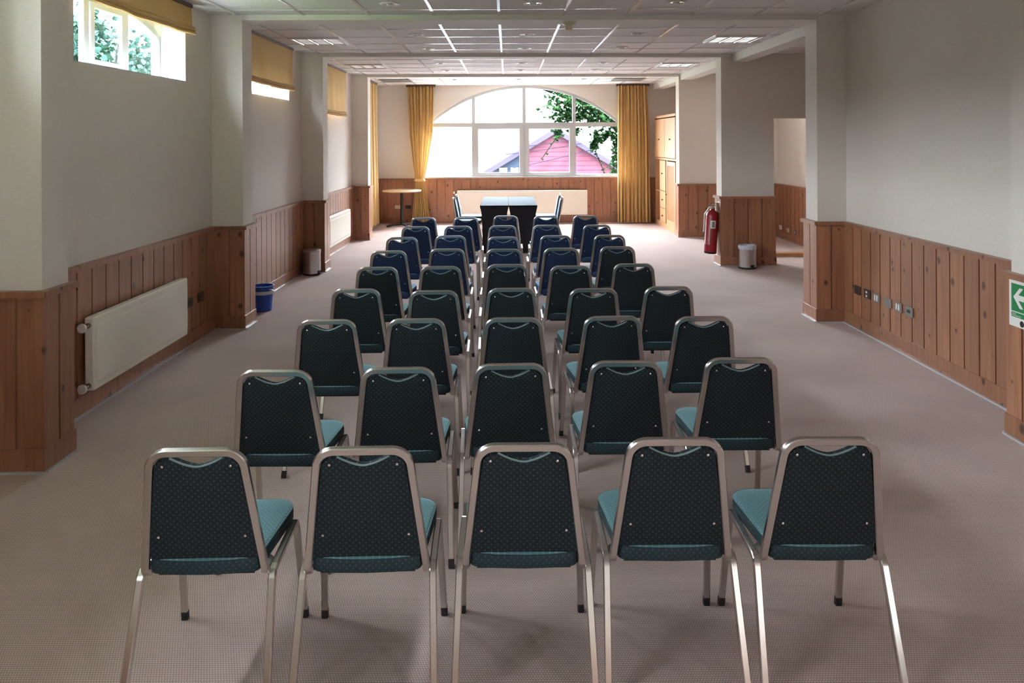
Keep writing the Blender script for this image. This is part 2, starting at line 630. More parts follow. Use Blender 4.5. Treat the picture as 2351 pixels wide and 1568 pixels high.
def tag(o, label, cat, group=None, kind=None):
    o['label'] = label
    o['category'] = cat
    if group:
        o['group'] = group
    if kind:
        o['kind'] = kind
    return o


def thing(name, loc, label, cat, group=None, rz=0.0):
    o = bpy.data.objects.new(name, None)
    o.location = loc
    o.rotation_euler = (0, 0, rz)
    o.empty_display_size = 0.1
    C.objects.link(o)
    return tag(o, label, cat, group)


def struct(o):
    o['kind'] = 'structure'
    return o


def copy_tree(o, parent=None):
    c = o.copy()
    C.objects.link(c)
    if parent is not None:
        c.parent = parent
    for ch in list(o.children):
        copy_tree(ch, c)
    return c


def fillet(pts, rad, seg=5):
    P = [Vector(p) for p in pts]
    out = [P[0]]
    for i in range(1, len(P) - 1):
        r = rad[i - 1] if isinstance(rad, (list, tuple)) else rad
        a = (P[i - 1] - P[i]).normalized()
        b = (P[i + 1] - P[i]).normalized()
        ang = a.angle(b)
        d = r / math.tan(ang / 2)
        p0, p1 = P[i] + a * d, P[i] + b * d
        c = P[i] + (a + b).normalized() * (r / math.sin(ang / 2))
        v0, v1 = p0 - c, p1 - c
        tot = v0.angle(v1)
        ax = v0.cross(v1).normalized()
        for k in range(seg + 1):
            out.append(c + Matrix.Rotation(tot * k / seg, 3, ax) @ v0)
    out.append(P[-1])
    return out


def sqprof(w, d, c=0.004):
    # square tube with rounded corners: w along b, d along the normal
    a, b = w / 2, d / 2
    return [(a - c, -b), (a, -b + c), (a, b - c), (a - c, b), (-a + c, b), (-a, b - c), (-a, -b + c), (-a + c, -b)]


# ------------------------------------------------------------------ the setting
struct(MB().box(-3.2, 5.2, YR - 0.2, YB + 0.3, -0.15, 0).build('floor', M['carpet']))
struct(MB().box(-3.08, 5.1, YR - 0.2, YB + 0.3, ZC, ZC + 0.12).build('ceiling', M['tile']))

# suspended-ceiling bars
def beam_bounds(i, x):
    (l0, l1), (r0, r1) = COL_L[i], COL_R[i]
    k = (x + 2.49) / (2.97 + 2.49)
    k = min(max(k, 0), 1)
    return l0 + (r0 - l0) * k + 0.02, l1 + (r1 - l1) * k


bays = [(YR, 'r')] + [(i, 'b') for i in range(6)]
g = MB()
ZT = ZC - 0.006
for k in range(-5, 9):
    x = -0.077 + 0.612 * k
    if not (-2.74 < x < 4.8):
        continue
    y = YR
    for i in range(6):
        b0, b1 = beam_bounds(i, x)
        g.box(x - 0.013, x + 0.013, y, b0 - 0.001, ZT, ZC)
        y = b1 + 0.001
    g.box(x - 0.013, x + 0.013, y, YB, ZT, ZC)
for k in range(-20, 14):
    y = 8.13 + 0.605 * k
    if y > YB - 0.03 or any(beam_bounds(i, 0)[0] - 0.12 < y < beam_bounds(i, 0)[1] + 0.12 for i in range(6)):
        continue
    xs = [-2.77] + [-0.077 + 0.612 * j for j in range(-4, 9) if -2.74 < -0.077 + 0.612 * j < 4.8] + [4.82 if y > 7.7 else 3.24]
    for a, b in zip(xs, xs[1:]):
        if b > xs[-1]:
            continue
        g.box(a + 0.014, b - 0.014, y - 0.012, y + 0.012, ZT + 0.001, ZC)
struct(g.build('ceiling_grid', M['tbar']))

# cross beams
g = MB()
for i in range(6):
    (l0, l1), (r0, r1) = COL_L[i], COL_R[i]
    vs = []
    for z in (ZB, ZC):
        vs += [(-2.78, l0 + 0.02, z), (3.25, r0 + 0.02, z), (3.25, r1, z), (-2.78, l1, z)]
    g.add(vs, [(0, 3, 2, 1), (4, 5, 6, 7), (0, 1, 5, 4), (1, 2, 6, 5), (2, 3, 7, 6), (3, 0, 4, 7)])
struct(g.build('ceiling_beam', M['beam']))
struct(MB().box(3.12, 3.34, 7.64, 10.59, 2.835, ZC).box(3.12, 3.34, 10.87, 13.74, 2.835, ZC).box(3.12, 3.34, 14.02, YB, 2.835, ZC).build('ceiling_beam', M['beam']))

# left wall with high window openings
g = MB()
X0, X1 = -3.08, -2.78
g.box(X0, X1, YR - 0.2, YB + 0.3, 0, WSILL)
y = YR - 0.2
for yc in WIN_L:
    g.box(X0, X1, y, yc - WHW, WSILL, ZC)
    g.box(X0, X1, yc - WHW, yc + WHW, WTOP, ZC)
    y = yc + WHW
g.box(X0, X1, y, YB + 0.3, WSILL, ZC)
# shallow arched heads at the outer face of each opening
for yc in WIN_L:
    n = 16
    pts = []
    for i in range(n + 1):
        dy = -WHW + 2 * WHW * i / n
        pts.append((yc + dy, min(WTOP, 2.845 - dy * dy / 4.18 - max(0, abs(dy) - 0.78) * 0.3)))
    vs = [(X0 + 0.0, a, b) for a, b in pts] + [(X0 + 0.0, a, WTOP) for a, b in pts]
    vs += [(X0 + 0.03, a, b) for a, b in pts] + [(X0 + 0.03, a, WTOP) for a, b in pts]
    m_ = n + 1
    fs = []
    for i in range(n):
        fs += [(i, i + 1, m_ + i + 1, m_ + i), (2 * m_ + i, 3 * m_ + i, 3 * m_ + i + 1, 2 * m_ + i + 1), (i, 2 * m_ + i, 2 * m_ + i + 1, i + 1)]
    g.add(vs, fs)
struct(g.build('wall_left', M['wall']))
g = MB()
for a, b in COL_L:
    g.box(-2.79, -2.49, a + 0.02, b - 0.02, 0, ZC)
struct(g.build('pillar_left', M['wall']))

# right wall, its pillars and the side alcoves
g = MB()
g.box(3.25, 3.5, YR - 0.2, -3.5, 0, ZC)
g.box(3.25, 3.5, -3.5, -2.2, 2.1, ZC)
g.box(3.25, 3.5, -2.2, 7.60, 0, ZC)
g.box(3.5, 5.1, 7.35, 7.60, 0, ZC)
g.box(4.86, 5.1, 7.60, 14.03, 0, ZC)
g.box(2.97, 3.70, 10.60, 10.86, 0, ZC)
g.box(3.70, 4.55, 10.60, 10.86, 2.05, ZC)
g.box(4.55, 4.87, 10.60, 10.86, 0, ZC)
g.box(3.09, 4.87, 13.75, 14.01, 0, ZC)
g.box(3.60, 3.80, 14.0, YB + 0.1, 0, ZC)
struct(g.build('wall_right', M['wall']))
g = MB()
for a, b in COL_R[:4]:
    g.box(2.97, 3.26, a + 0.02, b - 0.02, 0, ZC)
struct(g.build('pillar_right', M['wall']))

# back wall with the arched opening
g = MB()
yb0, yb1 = YB, YB + 0.3
xl, xr = AX - AHW, AX + AHW
g.box(-3.08, 3.7, yb0, yb1, 0, ASILL)
g.box(-3.08, xl, yb0, yb1, ASILL, ZC)
g.box(xr, 3.7, yb0, yb1, ASILL, ZC)
n = 32
px = [xl + (xr - xl) * i / n for i in range(n + 1)]
vs = []
for yy in (yb0, yb1):
    vs += [(x, yy, arch_z(x)) for x in px] + [(x, yy, ZC) for x in px]
m_ = n + 1
fs = []
for i in range(n):
    fs += [(i, i + 1, m_ + i + 1, m_ + i), (2 * m_ + i, 3 * m_ + i, 3 * m_ + i + 1, 2 * m_ + i + 1), (i, 2 * m_ + i, 2 * m_ + i + 1, i + 1)]
g.add(vs, fs)
struct(g.build('wall_back', M['wall']))
struct(MB().box(-3.08, 3.5, YR - 0.2, YR, 0, ZC).build('wall_rear', M['wall']))


# wainscot ------------------------------------------------------------
strips = MB()
rndw = random.Random(77)


def run(axis, fixed, a, b, out, ext0=0.0, ext1=0.0, base=True):
    """panelling on the plane axis=fixed from a to b; out = +1/-1 is the side that faces the room"""
    g = MB()
    g.tone = 1.0
    th = 0.03

    def bx(mb, u0, u1, d0, d1, z0, z1):
        lo, hi = sorted((fixed - out * d0, fixed - out * d1))
        if axis == 'x':
            mb.box(lo, hi, u0, u1, z0, z1)
        else:
            mb.box(u0, u1, lo, hi, z0, z1)
    bx(g, a, b, 0.013, th, 0, WZ - 0.03)
    # grooved boards of equal width
    npl = max(1, round((b - a) / PLANK))
    pw = (b - a) / npl
    for k in range(npl):
        u0 = a + k * pw + (0.0075 if k else 0)
        u1 = a + (k + 1) * pw - (0.0075 if k < npl - 1 else 0)
        g.tone = rndw.uniform(1, 900)
        bx(g, u0, u1, 0.0, 0.014, 0.125, WZ - 0.035)
    g.tone = rndw.uniform(1, 900)
    dz = 0.0009 if axis == 'x' else 0.0
    bx(g, a - ext0 * 0.4 + dz, b + ext1 * 0.4 - dz, -0.008 + dz, 0.02, 0.0, 0.125 + dz)
    bx(g, a - ext0 + dz, b + ext1 - dz, -0.024 + dz, th, WZ - 0.034 - dz, WZ + dz)
    o = struct(g.build('trim', M['panel']))
    if base:
        bx(strips, a - ext0 * 0.4 + dz, b + ext1 * 0.4 - dz, -0.024 + dz, -0.008, 0.0, 0.010 + dz)
    return o


ntrim = 0


def R_(*a, **k):
    global ntrim
    ntrim += 1
    o = run(*a, **k)
    o.name = 'trim_%d' % ntrim


ys = YR
for a, b in COL_L:
    R_('x', -2.75, ys, a, 1)
    R_('y', a, -2.76, -2.4706, -1, 0.0, 0.02)
    R_('x', -2.47, a + 0.001, b - 0.001, 1, 0.02, 0.02)
    R_('y', b, -2.76, -2.4706, 1, 0.0, 0.02)
    ys = b
R_('x', -2.75, ys, YB, 1)
R_('y', YB - 0.03, -2.75, 3.6, -1)
ys = YR
for i, (a, b) in enumerate(COL_R[:4]):
    if i:
        R_('x', 3.22, ys, a, -1)
    R_('y', a, 2.9506, 3.24, -1, 0.02, 0.0)
    R_('x', 2.95, a + 0.001, b - 0.001, -1, 0.02, 0.02)
    R_('y', b, 2.9506, 3.24 if i < 3 else 4.85, 1, 0.02, 0.0)
    ys = b
R_('x', 4.83, 7.65, 10.58, -1)
R_('x', 4.83, 10.90, 13.73, -1)
R_('y', 10.58, 2.9506, 3.7144, -1, 0.02, 0.015)
R_('x', 2.95, 10.581, 10.879, -1, 0.02, 0.02)
R_('x', 3.715, 10.581, 10.879, 1, 0.0, 0.0)
R_('y', 10.88, 2.9506, 3.7144, 1, 0.02, 0.015)
R_('y', 13.73, 3.0706, 4.83, -1, 0.02, 0.0)
R_('x', 3.07, 13.731, 14.029, -1, 0.02, 0.0)
R_('y', YR + 0.03, -2.75, 3.22, 1)
struct(strips.build('baseboard_edge', M['strip']))


# windows ---------------------------------------------------------------
def bar_x(mb, x0, x1, y0, y1, z0, z1):
    mb.box(x0, x1, y0, y1, z0, z1)


# arched back window
yf0, yf1 = YB + 0.05, YB + 0.12
wb = MB()
# curved head
n = 32
FW = 0.055
for yy0, yy1 in ((yf0, yf1),):
    outer = [(x, arch_z(x)) for x in px]
    R2 = AR - FW
    cz = AZT - AR
    inner = []
    for x, z in outer:
        d = Vector((x - AX, z - cz)).normalized() * R2
        inner.append((AX + d.x, cz + d.y))
    vs = [(x, yy0, z) for x, z in outer] + [(x, yy0, z) for x, z in inner] + [(x, yy1, z) for x, z in outer] + [(x, yy1, z) for x, z in inner]
    fs = []
    for i in range(n):
        fs += [(i, i + 1, m_ + i + 1, m_ + i), (2 * m_ + i, 3 * m_ + i, 3 * m_ + i + 1, 2 * m_ + i + 1), (m_ + i, m_ + i + 1, 3 * m_ + i + 1, 3 * m_ + i), (i, 2 * m_ + i, 2 * m_ + i + 1, i + 1)]
    wb.add(vs, fs)
ZM = 2.10                     # transom
wb.box(xl, xl + 0.06, yf0 + 0.002, yf1 - 0.002, ASILL, ASPR + 0.02)
wb.box(xr - 0.06, xr, yf0 + 0.002, yf1 - 0.002, ASILL, ASPR + 0.02)
wb.box(xl + 0.001, xr - 0.001, yf0 - 0.0024, yf1 + 0.0024, ASILL + 0.001, ASILL + 0.05)
wb.box(xl + 0.001, xr - 0.001, yf0 + 0.0012, yf1 - 0.0012, ZM - 0.045, ZM + 0.045)
XM = [-0.735, 0.354, 1.425]
for x in XM:
    wb.box(x - 0.036, x + 0.036, yf0 - 0.0012, yf1 + 0.0012, ASILL + 0.002, arch_z(x) - 0.02)
w1 = struct(wb.build('window_1', M['frame']))
# two opening sashes in the lower middle
for a, b in ((XM[0], XM[1]), (XM[1], XM[2])):
    s = MB()
    x0, x1, z0, z1 = a + 0.012, b - 0.012, ASILL + 0.02, ZM - 0.015
    t = 0.092
    s.box(x0, x0 + t, yf0 - 0.018, yf1 - 0.01, z0, z1).box(x1 - t, x1, yf0 - 0.018, yf1 - 0.01, z0, z1)
    s.box(x0 + t, x1 - t, yf0 - 0.018, yf1 - 0.01, z0, z0 + t * 0.8).box(x0 + t, x1 - t, yf0 - 0.018, yf1 - 0.01, z1 - t * 0.8, z1)
    s.build('sash', M['frame'], w1)
pane = MB()
vs = [(x, yf0 + 0.035, arch_z(x) - 0.02) for x in px] + [(x, yf0 + 0.035, ASILL + 0.01) for x in px]
pane.add(vs, [(i, i + 1, m_ + i + 1, m_ + i) for i in range(n)])
pane.build('pane', M['glass'], w1)
MB().box(xl - 0.03, xr + 0.03, YB - 0.035, yf0, ASILL - 0.03, ASILL + 0.005).build('sill', M['frame'], w1)

# high side windows
for k, yc in enumerate(WIN_L):
    s = MB()
    x0, x1 = -3.032, -2.995
    y0, y1 = yc - WHW, yc + WHW
    head = lambda dy: 2.845 - dy * dy / 4.18 - max(0, abs(dy) - 0.78) * 0.3
    nn = 20
    vs = []
    for xx in (x1, x0):
        for i in range(nn + 1):
            dy = -WHW + 2 * WHW * i / nn
            vs.append((xx, yc + dy, head(dy) + 0.005))
        for i in range(nn + 1):
            dy = -WHW + 2 * WHW * i / nn
            vs.append((xx, yc + dy, head(dy) - 0.05))
    q = nn + 1
    fs = []
    for i in range(nn):
        fs += [(i, i + 1, q + i + 1, q + i), (2 * q + i, 3 * q + i, 3 * q + i + 1, 2 * q + i + 1), (q + i, 3 * q + i, 3 * q + i + 1, q + i + 1)]
    s.add(vs, fs)
    s.box(x0 - 0.001, x1 - 0.001, y0, y0 + 0.05, WSILL, head(WHW - 0.03))
    s.box(x0 - 0.001, x1 - 0.001, y1 - 0.05, y1, WSILL, head(WHW - 0.03))
    s.box(x0 + 0.001, x1 + 0.001, y0 + 0.001, y1 - 0.001, WSILL + 0.001, WSILL + 0.04)
    for dy in (-0.315, 0.255):
        s.box(x0 + 0.002, x1 + 0.002, yc + dy - 0.035, yc + dy + 0.035, WSILL + 0.002, head(dy) - 0.01)
    w = struct(s.build('window_%d' % (k + 2), M['frame']))
    s = MB()
    a, b = yc - 0.275, yc + 0.215
    z0, z1 = WSILL + 0.03, 2.78
    s.box(x1 - 0.01, x1 + 0.014, a, a + 0.05, z0, z1).box(x1 - 0.01, x1 + 0.014, b - 0.05, b, z0, z1)
    s.box(x1 - 0.01, x1 + 0.014, a + 0.05, b - 0.05, z0, z0 + 0.05).box(x1 - 0.01, x1 + 0.014, a + 0.05, b - 0.05, z1 - 0.05, z1)
    sash = s.build('sash', M['frame'], w)
    MB().box(x1 + 0.014, x1 + 0.03, yc - 0.08, yc + 0.01, z0 + 0.015, z0 + 0.032).build('handle', M['white'], sash)
    pv = MB()
    vs = [(x0 + 0.02, yc - WHW + 2 * WHW * i / nn, head(-WHW + 2 * WHW * i / nn) - 0.02) for i in range(q)]
    vs += [(x0 + 0.02, yc - WHW + 2 * WHW * i / nn, WSILL + 0.01) for i in range(q)]
    pv.add(vs, [(i, i + 1, q + i + 1, q + i) for i in range(nn)])
    pv.build('pane', M['glass'], w)
    # white painted reveal boards
    r = MB()
    r.box(-2.994, -2.781, y0 + 0.001, y1 - 0.001, WSILL, WSILL + 0.008)
    r.box(-2.994, -2.781, y1 - 0.008, y1 - 0.001, WSILL + 0.008, WTOP - 0.002)
    r.box(-2.994, -2.781, y0 + 0.001, y0 + 0.008, WSILL + 0.008, WTOP - 0.002)
    r.build('reveal', M['frame'], w)


# glazed door added in the right wall behind the camera, for fill light
d = MB()
for y in (-3.5, -2.27):
    d.box(3.33, 3.39, y, y + 0.07, 0.0, 2.1)
d.box(3.33, 3.39, -3.5, -2.2, 2.02, 2.1).box(3.33, 3.39, -3.5, -2.2, 0.0, 0.12)
d.box(3.335, 3.385, -3.43, -2.27, 0.12, 1.15)
d1 = struct(d.build('added_fill_door', M['frame']))
MB().box(3.355, 3.362, -3.43, -2.27, 0.12, 2.02).build('pane', M['glass'], d1)

# ------------------------------------------------------------------ roman blinds
def blind(yc, zb, label, folds=0, half=0.90, seed=1):
    rnd = random.Random(seed)
    x = -2.735
    t = thing('roman_blind', (x, yc, ZC), label, 'blind', 'mustard roman blinds over the high side windows')
    ny, nz = 40, 24
    top = ZC - 0.015
    ph = [rnd.uniform(0, 6) for _ in range(6)]

    def surf(y, z):
        k = (top - z) / (top - zb)
        w = 0.010 * k * math.sin(y * 9 + ph[0]) + 0.006 * k * math.sin(y * 17 + ph[1] + z * 3) + 0.004 * math.sin(z * 14 + ph[2])
        return w
    g = MB()
    vs = []
    for j in range(nz + 1):
        z = top + (zb + 0.03 - top) * j / nz
        for i in range(ny + 1):
            y = -half + 2 * half * i / ny
            sag = 0.012 * math.sin((y + half) / (2 * half) * PI) * j / nz
            vs.append((surf(y, z), y, z - ZC - sag))
    q = ny + 1
    fs = [(j * q + i, j * q + i + 1, (j + 1) * q + i + 1, (j + 1) * q + i) for j in range(nz) for i in range(ny)]
    g.add(vs, fs)
    g.build('panel', M['blind'], t, True)
    # folded bottom hems
    for d, h in ((0.0, 0.045), (-0.034, 0.03)):
        hm = MB()
        rings = []
        for i in range(ny + 1):
            y = -half + 2 * half * i / ny
            sag = 0.012 * math.sin((y + half) / (2 * half) * PI)
            o = surf(y, zb) + 0.012 + 0.006 * (d < 0)
            zc = zb + 0.03 - ZC - sag + d
            rings.append([(o, y, zc + h / 2), (o + 0.014, y, zc + h / 4), (o + 0.016, y, zc - h / 4), (o, y, zc - h / 2), (o - 0.012, y, zc)])
        hm.loft(rings)
        hm.build('hem', M['blind'], t, True)
    MB().box(-0.03, 0.012, -half, half, -0.035, -0.004).build('headrail', M['rail'], t)
    return t


blind(5.735, 2.70, 'mustard roman blind pulled up high, over the nearest left window', half=0.87, seed=2)
blind(8.85, 2.42, 'mustard roman blind half lowered over the middle left window, a strip of daylight below', half=0.86, seed=5)
blind(12.05, 2.20, 'mustard roman blind lowered all the way over the far left window', half=0.86, seed=9)


# ------------------------------------------------------------------ curtains
def curtain_mesh(width_fn, z0, z1, folds, depth, nz=50, nu=260, seed=0, axis='x'):
    # pinch pleats: round lobes towards the room, narrow creases between them
    rnd = random.Random(seed)
    a1, a2, a3 = rnd.uniform(0, 6), rnd.uniform(0, 6), rnd.uniform(0, 6)
    g = MB()
    vs = []
    for j in range(nz + 1):
        z = z1 + (z0 - z1) * j / nz
        l, r, dm = width_fn(z)
        for i in range(nu + 1):
            u = i / nu
            uu = u + 0.010 * math.sin(u * 9 + a2) + 0.006 * math.sin(z * 1.7 + a3)
            f = 0.5 - 1.5 * abs(math.sin(uu * folds * PI + a1)) ** 0.75 * (0.75 + 0.25 * math.sin(u * 23 + a2)) + 0.12 * math.sin(uu * folds * 5 * PI + a3 + z * 0.6)
            if axis == 'y':
                f = -f
            p = l + (r - l) * u
            d = depth * dm * f
            vs.append((p, d, z) if axis == 'x' else (d, p, z))
    q = nu + 1
    g.add(vs, [(j * q + i, j * q + i + 1, (j + 1) * q + i + 1, (j + 1) * q + i) for j in range(nz) for i in range(nu)])
    return g


def lerp_tab(tab, z):
    for (z0, *a), (z1, *b) in zip(tab, tab[1:]):
        if z0 >= z >= z1:
            k = (z0 - z) / (z0 - z1)
            k = k * k * (3 - 2 * k) * 0.5 + k * 0.5
            return [p + (q - p) * k for p, q in zip(a, b)]
    return tab[-1][1:] if z < tab[-1][0] else tab[0][1:]


# tied back curtain left of the arched window
TY = 16.10
t = thing('curtain', (0, TY, 0), 'gathered mustard curtain tied back at the left of the arched window', 'curtain', 'mustard curtains in the far bay')
tab = [(2.93, -2.11, -1.55, 1.0), (2.0, -2.08, -1.57, 1.0), (1.45, -2.02, -1.66, 0.8), (0.93, -1.955, -1.775, 0.55), (0.75, -1.97, -1.73, 0.7), (0.04, -2.03, -1.63, 0.9)]
curtain_mesh(lambda z: lerp_tab(tab, z), 0.04, 2.91, 8, 0.075, seed=3).build('drape', M['curtain'], t, True, 80)
MB().sweep([(-1.97, -0.02, 0.955), (-1.955, -0.055, 0.945), (-1.865, -0.062, 0.93), (-1.775, -0.055, 0.945), (-1.76, -0.02, 0.955)], [(0.03, -0.004), (0.03, 0.004), (-0.03, 0.004), (-0.03, -0.004)], (0, 1, 0)).build('tieback', M['curtain'], t, True)
MB().box(-2.14, -1.52, -0.025, 0.05, 2.90, 2.945).build('rail', M['rail'], t)
# straight curtain on the right
t = thing('curtain', (0, TY, 0), 'straight mustard curtain hanging at the right of the arched window, beside the cupboard', 'curtain', 'mustard curtains in the far bay')
tab2 = [(2.93, 2.33, 2.95, 0.9), (1.5, 2.31, 2.99, 1.0), (0.03, 2.31, 3.0, 1.0)]
curtain_mesh(lambda z: lerp_tab(tab2, z), 0.03, 2.91, 9, 0.085, seed=8).build('drape', M['curtain'], t, True, 80)
MB().box(2.30, 2.99, -0.025, 0.05, 2.90, 2.945).build('rail', M['rail'], t)
# curtain along the left wall
t = thing('curtain', (-2.675, 0, 0), 'mustard curtain hanging along the left wall in the far corner behind the last pillar', 'curtain', 'mustard curtains in the far bay')
tab3 = [(2.93, 14.15, 15.35, 1.0), (0.09, 14.12, 15.62, 1.0)]
curtain_mesh(lambda z: lerp_tab(tab3, z), 0.08, 2.90, 8, 0.05, seed=11, axis='y').build('drape', M['curtain'], t, True, 80)
MB().box(-0.03, 0.03, 14.1, 15.5, 2.90, 2.945).build('rail', M['rail'], t)


# ------------------------------------------------------------------ chairs
SL = -0.189                   # lean of the back


def bp_(x, z, off=0.0):
    return (x, SL * (z - 0.519) + off * 0.9826, z + off * 0.1857)


def resample(pts, n):
    P = [Vector((a, b)) for a, b in pts]
    P.append(P[0])
    L = [0]
    for a, b in zip(P, P[1:]):
        L.append(L[-1] + (b - a).length)
    out = []
    k = 0
    for i in range(n):
        d = L[-1] * i / n
        while L[k + 1] < d:
            k += 1
        q = (d - L[k]) / max(L[k + 1] - L[k], 1e-9)
        p = P[k].lerp(P[k + 1], q)
        out.append((p.x, p.y))
    return out


def offset_poly(P, d):
    n = len(P)
    out = []
    for i in range(n):
        a, b = Vector(P[i - 1]), Vector(P[(i + 1) % n])
        t = (b - a).normalized()
        out.append((P[i][0] - t.y * d, P[i][1] + t.x * d))
    return out


def seat_outline():
    pts = [(-0.172, 0.010), (0.172, 0.010), (0.203, 0.405), (-0.203, 0.405)]
    f = fillet([(-0.09, 0.010, 0), (0.0, 0.006, 0), (0.09, 0.010, 0), (0.172, 0.022, 0), (0.205, 0.410, 0), (-0.205, 0.410, 0), (-0.172, 0.022, 0), (-0.09, 0.010, 0)], [0.1, 0.05, 0.03, 0.075, 0.075, 0.03], 6)
    return [(p.x, p.y) for p in f[:-1]]


def pad_outline():
    # right half from bottom centre to the scallop, then mirrored
    r = []
    for i in range(9):
        k = i / 8
        r.append((0.164 * k, 0.437 - 0.004 * (1 - k * k)))
    r.append((0.174, 0.45))
    r.append((0.157, 0.575))
    r.append((0.139, 0.70))
    r.append((0.134, 0.735))
    for i in range(6):
        a = PI / 2 * i / 5
        r.append((0.092 + 0.040 * math.cos(a), 0.748 + 0.033 * math.sin(a)))
    for i in range(1, 9):
        k = 1 - i / 8
        r.append((0.078 * k, 0.752 + 0.030 * (k ** 1.6)))
    left = [(-x, z) for x, z in reversed(r[1:-1])]
    return r + left


def make_chair(label, group, back_mat, seat_mat, band_mat):
    t = thing('banquet_chair', (0, 0, 0), label, 'chair', group)
    # seat cushion
    out = seat_outline()
    cx, cy = 0, 0.21

    def ring(d, z, dome=0.0):
        return [(x, y, z) for x, y in offset_poly(out, d)]
    g = MB()
    rings = [ring(0.012, 0.4385), ring(0.003, 0.4405), ring(0.0045, 0.4435), ring(0.014, 0.446)]
    for k, z in ((0.8, 0.450), (0.5, 0.455), (0.2, 0.457)):
        base = ring(0.014, 0)
        rings.append([(cx + (x - cx) * k, cy + (y - cy) * k, z) for x, y, _ in base])
    g.loft(rings)
    seat = g.build('seat', seat_mat, t, True, 50)
    bn = MB().loft([ring(0.016, 0.390), ring(0.004, 0.394), ring(0.0, 0.406), ring(0.0, 0.430), ring(0.003, 0.4395), ring(0.012, 0.440)])
    bn.build('shaded_edge_band', band_mat, seat, True, 50)  # seat sides in a shaded copy of the seat fabric
    pp = ring(0.003, 0.4415)
    MB().sweep([Vector(p) for p in pp] + [Vector(pp[0])], [(0.0028 * math.cos(a), 0.0028 * math.sin(a)) for a in (0, PI / 3, 2 * PI / 3, PI, 4 * PI / 3, 5 * PI / 3)], (0, 0, 1)).build('piping', seat_mat, seat, True)
    MB().box(-0.15, 0.15, 0.04, 0.37, 0.380, 0.392).build('underboard', M['rubber'], seat)
    # upholstered back
    o2 = resample(pad_outline(), 96)
    g = MB()
    rings = []
    for d, off in ((0.010, 0.001), (0.003, 0.003), (0.0, 0.008), (0.0, 0.024), (0.006, 0.032), (0.016, 0.037)):
        rings.append([bp_(x, z, off) for x, z in offset_poly(o2, d)])
    g.loft(rings)
    back = g.build('backrest', back_mat, t, True, 35)
    # pale piping round the hand hole
    sc = []
    for i in range(-8, 9):
        k = i / 8
        sc.append(bp_(0.080 * k, 0.7535 + 0.030 * (abs(k) ** 1.6), 0.004))
    MB().tube(sc, 0.0032, 6, (0, 1, 0.2)).build('piping', M['piping'], back, True)
    for sx, x, z in ((-1, 0.104, 0.7575), (1, 0.104, 0.7575), (-1, 0.134, 0.519), (1, 0.134, 0.519)):
        rm = Matrix.Rotation(math.radians(90 + 10.7), 3, 'X')
        MB().lathe([(0.0048, 0), (0.0044, 0.0016), (0.0022, 0.003), (0.0003, 0.0033)], bp_(sx * x, z, 0.001), 10, rm).build('rivet', M['chrome'], back, True)
    # tubular back frame, both ends hooked forward under the seat
    pts = [(-0.183, 0.13, 0.378)] + [(-0.186, 0.030, 0.380)] + [bp_(-0.142, 0.735, 0.006)]
    path = fillet([(-0.176, 0.12, 0.386), bp_(-0.189, 0.382, 0.008), bp_(-0.139, 0.801, 0.006), bp_(0.139, 0.801, 0.006), bp_(0.189, 0.382, 0.008), (0.176, 0.12, 0.386)], [0.028, 0.056, 0.056, 0.028], 7)
    MB().sweep(path, sqprof(0.024, 0.020, 0.003), (0, 0.9826, 0.1857)).build('back_frame', M['metal'], t, True, 30)
    # side rails and legs
    for sx in (-1, 1):
        full = fillet([(sx * 0.219, 0.425, 0.018), (sx * 0.205, 0.345, 0.398), (sx * 0.206, 0.045, 0.386), (sx * 0.218, -0.082, 0.018)], [0.032, 0.040], 6)
        pr = sqprof(0.020, 0.023, 0.003)
        nf = 7
        MB().sweep(full[nf:-nf], pr, (1, 0, 0)).build('side_rail', M['metal'], t, True, 30)
        for seg, (fx, fy) in ((full[:nf + 1], (sx * 0.219, 0.425)), (full[-nf - 1:], (sx * 0.218, -0.082))):
            lg = MB().sweep(seg, pr, (1, 0, 0)).build('leg', M['metal'], t, True, 30)
            a = seg[0] if fy > 0 else seg[-1]
            bvec = (seg[1] - seg[0]) if fy > 0 else (seg[-2] - seg[-1])
            d = bvec.normalized()
            p0 = a - d * (a.z / d.z)
            MB().sweep([p0, a + d * 0.016], sqprof(0.024, 0.024, 0.004), (1, 0, 0)).build('foot_cap', M['rubber'], lg)
    for y0 in (0.09, 0.33):
        MB().box(-0.205, 0.205, y0 - 0.009, y0 + 0.009, 0.374, 0.388).build('cross_bar', M['metal'], t)
    return t


CH = [
 [(-.962, 2.381, .046), (-.451, 2.387, .04), (.045, 2.408, .006), (.522, 2.446, .005), (1.011, 2.444, -.014)],
 [(-.963, 3.179, -.009), (-.461, 3.208, .046), (.005, 3.254, .07), (.497, 3.286, -.002), (.998, 3.325, -.003)],
 [(-.96, 4.065, .023), (-.49, 4.078, .036), (.025, 4.09, .018), (.551, 4.115, .085), (1.036, 4.095, .045)],
 [(-.972, 4.902, .032), (-.47, 4.836, .023), (.017, 4.904, .044), (.538, 4.878, .043), (1.025, 4.931, .019)],
 [(-.982, 5.745, .042), (-.509, 5.767, .0), (-.014, 5.843, .021), (.466, 5.761, -.006), (.954, 5.844, -.023)],
 [(-1.029, 6.6, .02), (-.535, 6.699, .017), (-.038, 6.67, -.009), (.46, 6.711, .055), (.964, 6.786, .028)],
 [(-1.042, 7.526, -.014), (-.577, 7.626, .037), (-.05, 7.513, .013), (.468, 7.595, .024), (1.004, 7.612, .041)],
 [(-1.022, 8.467, -.007), (-.552, 8.479, -.013), (-.061, 8.501, .004), (.427, 8.529, .004), (.987, 8.529, .04)],
 [(-1.048, 9.451, .051), (-.522, 9.438, .045), (-.032, 9.608, .009), (.473, 9.58, -.011), (.971, 9.595, -.031)]]
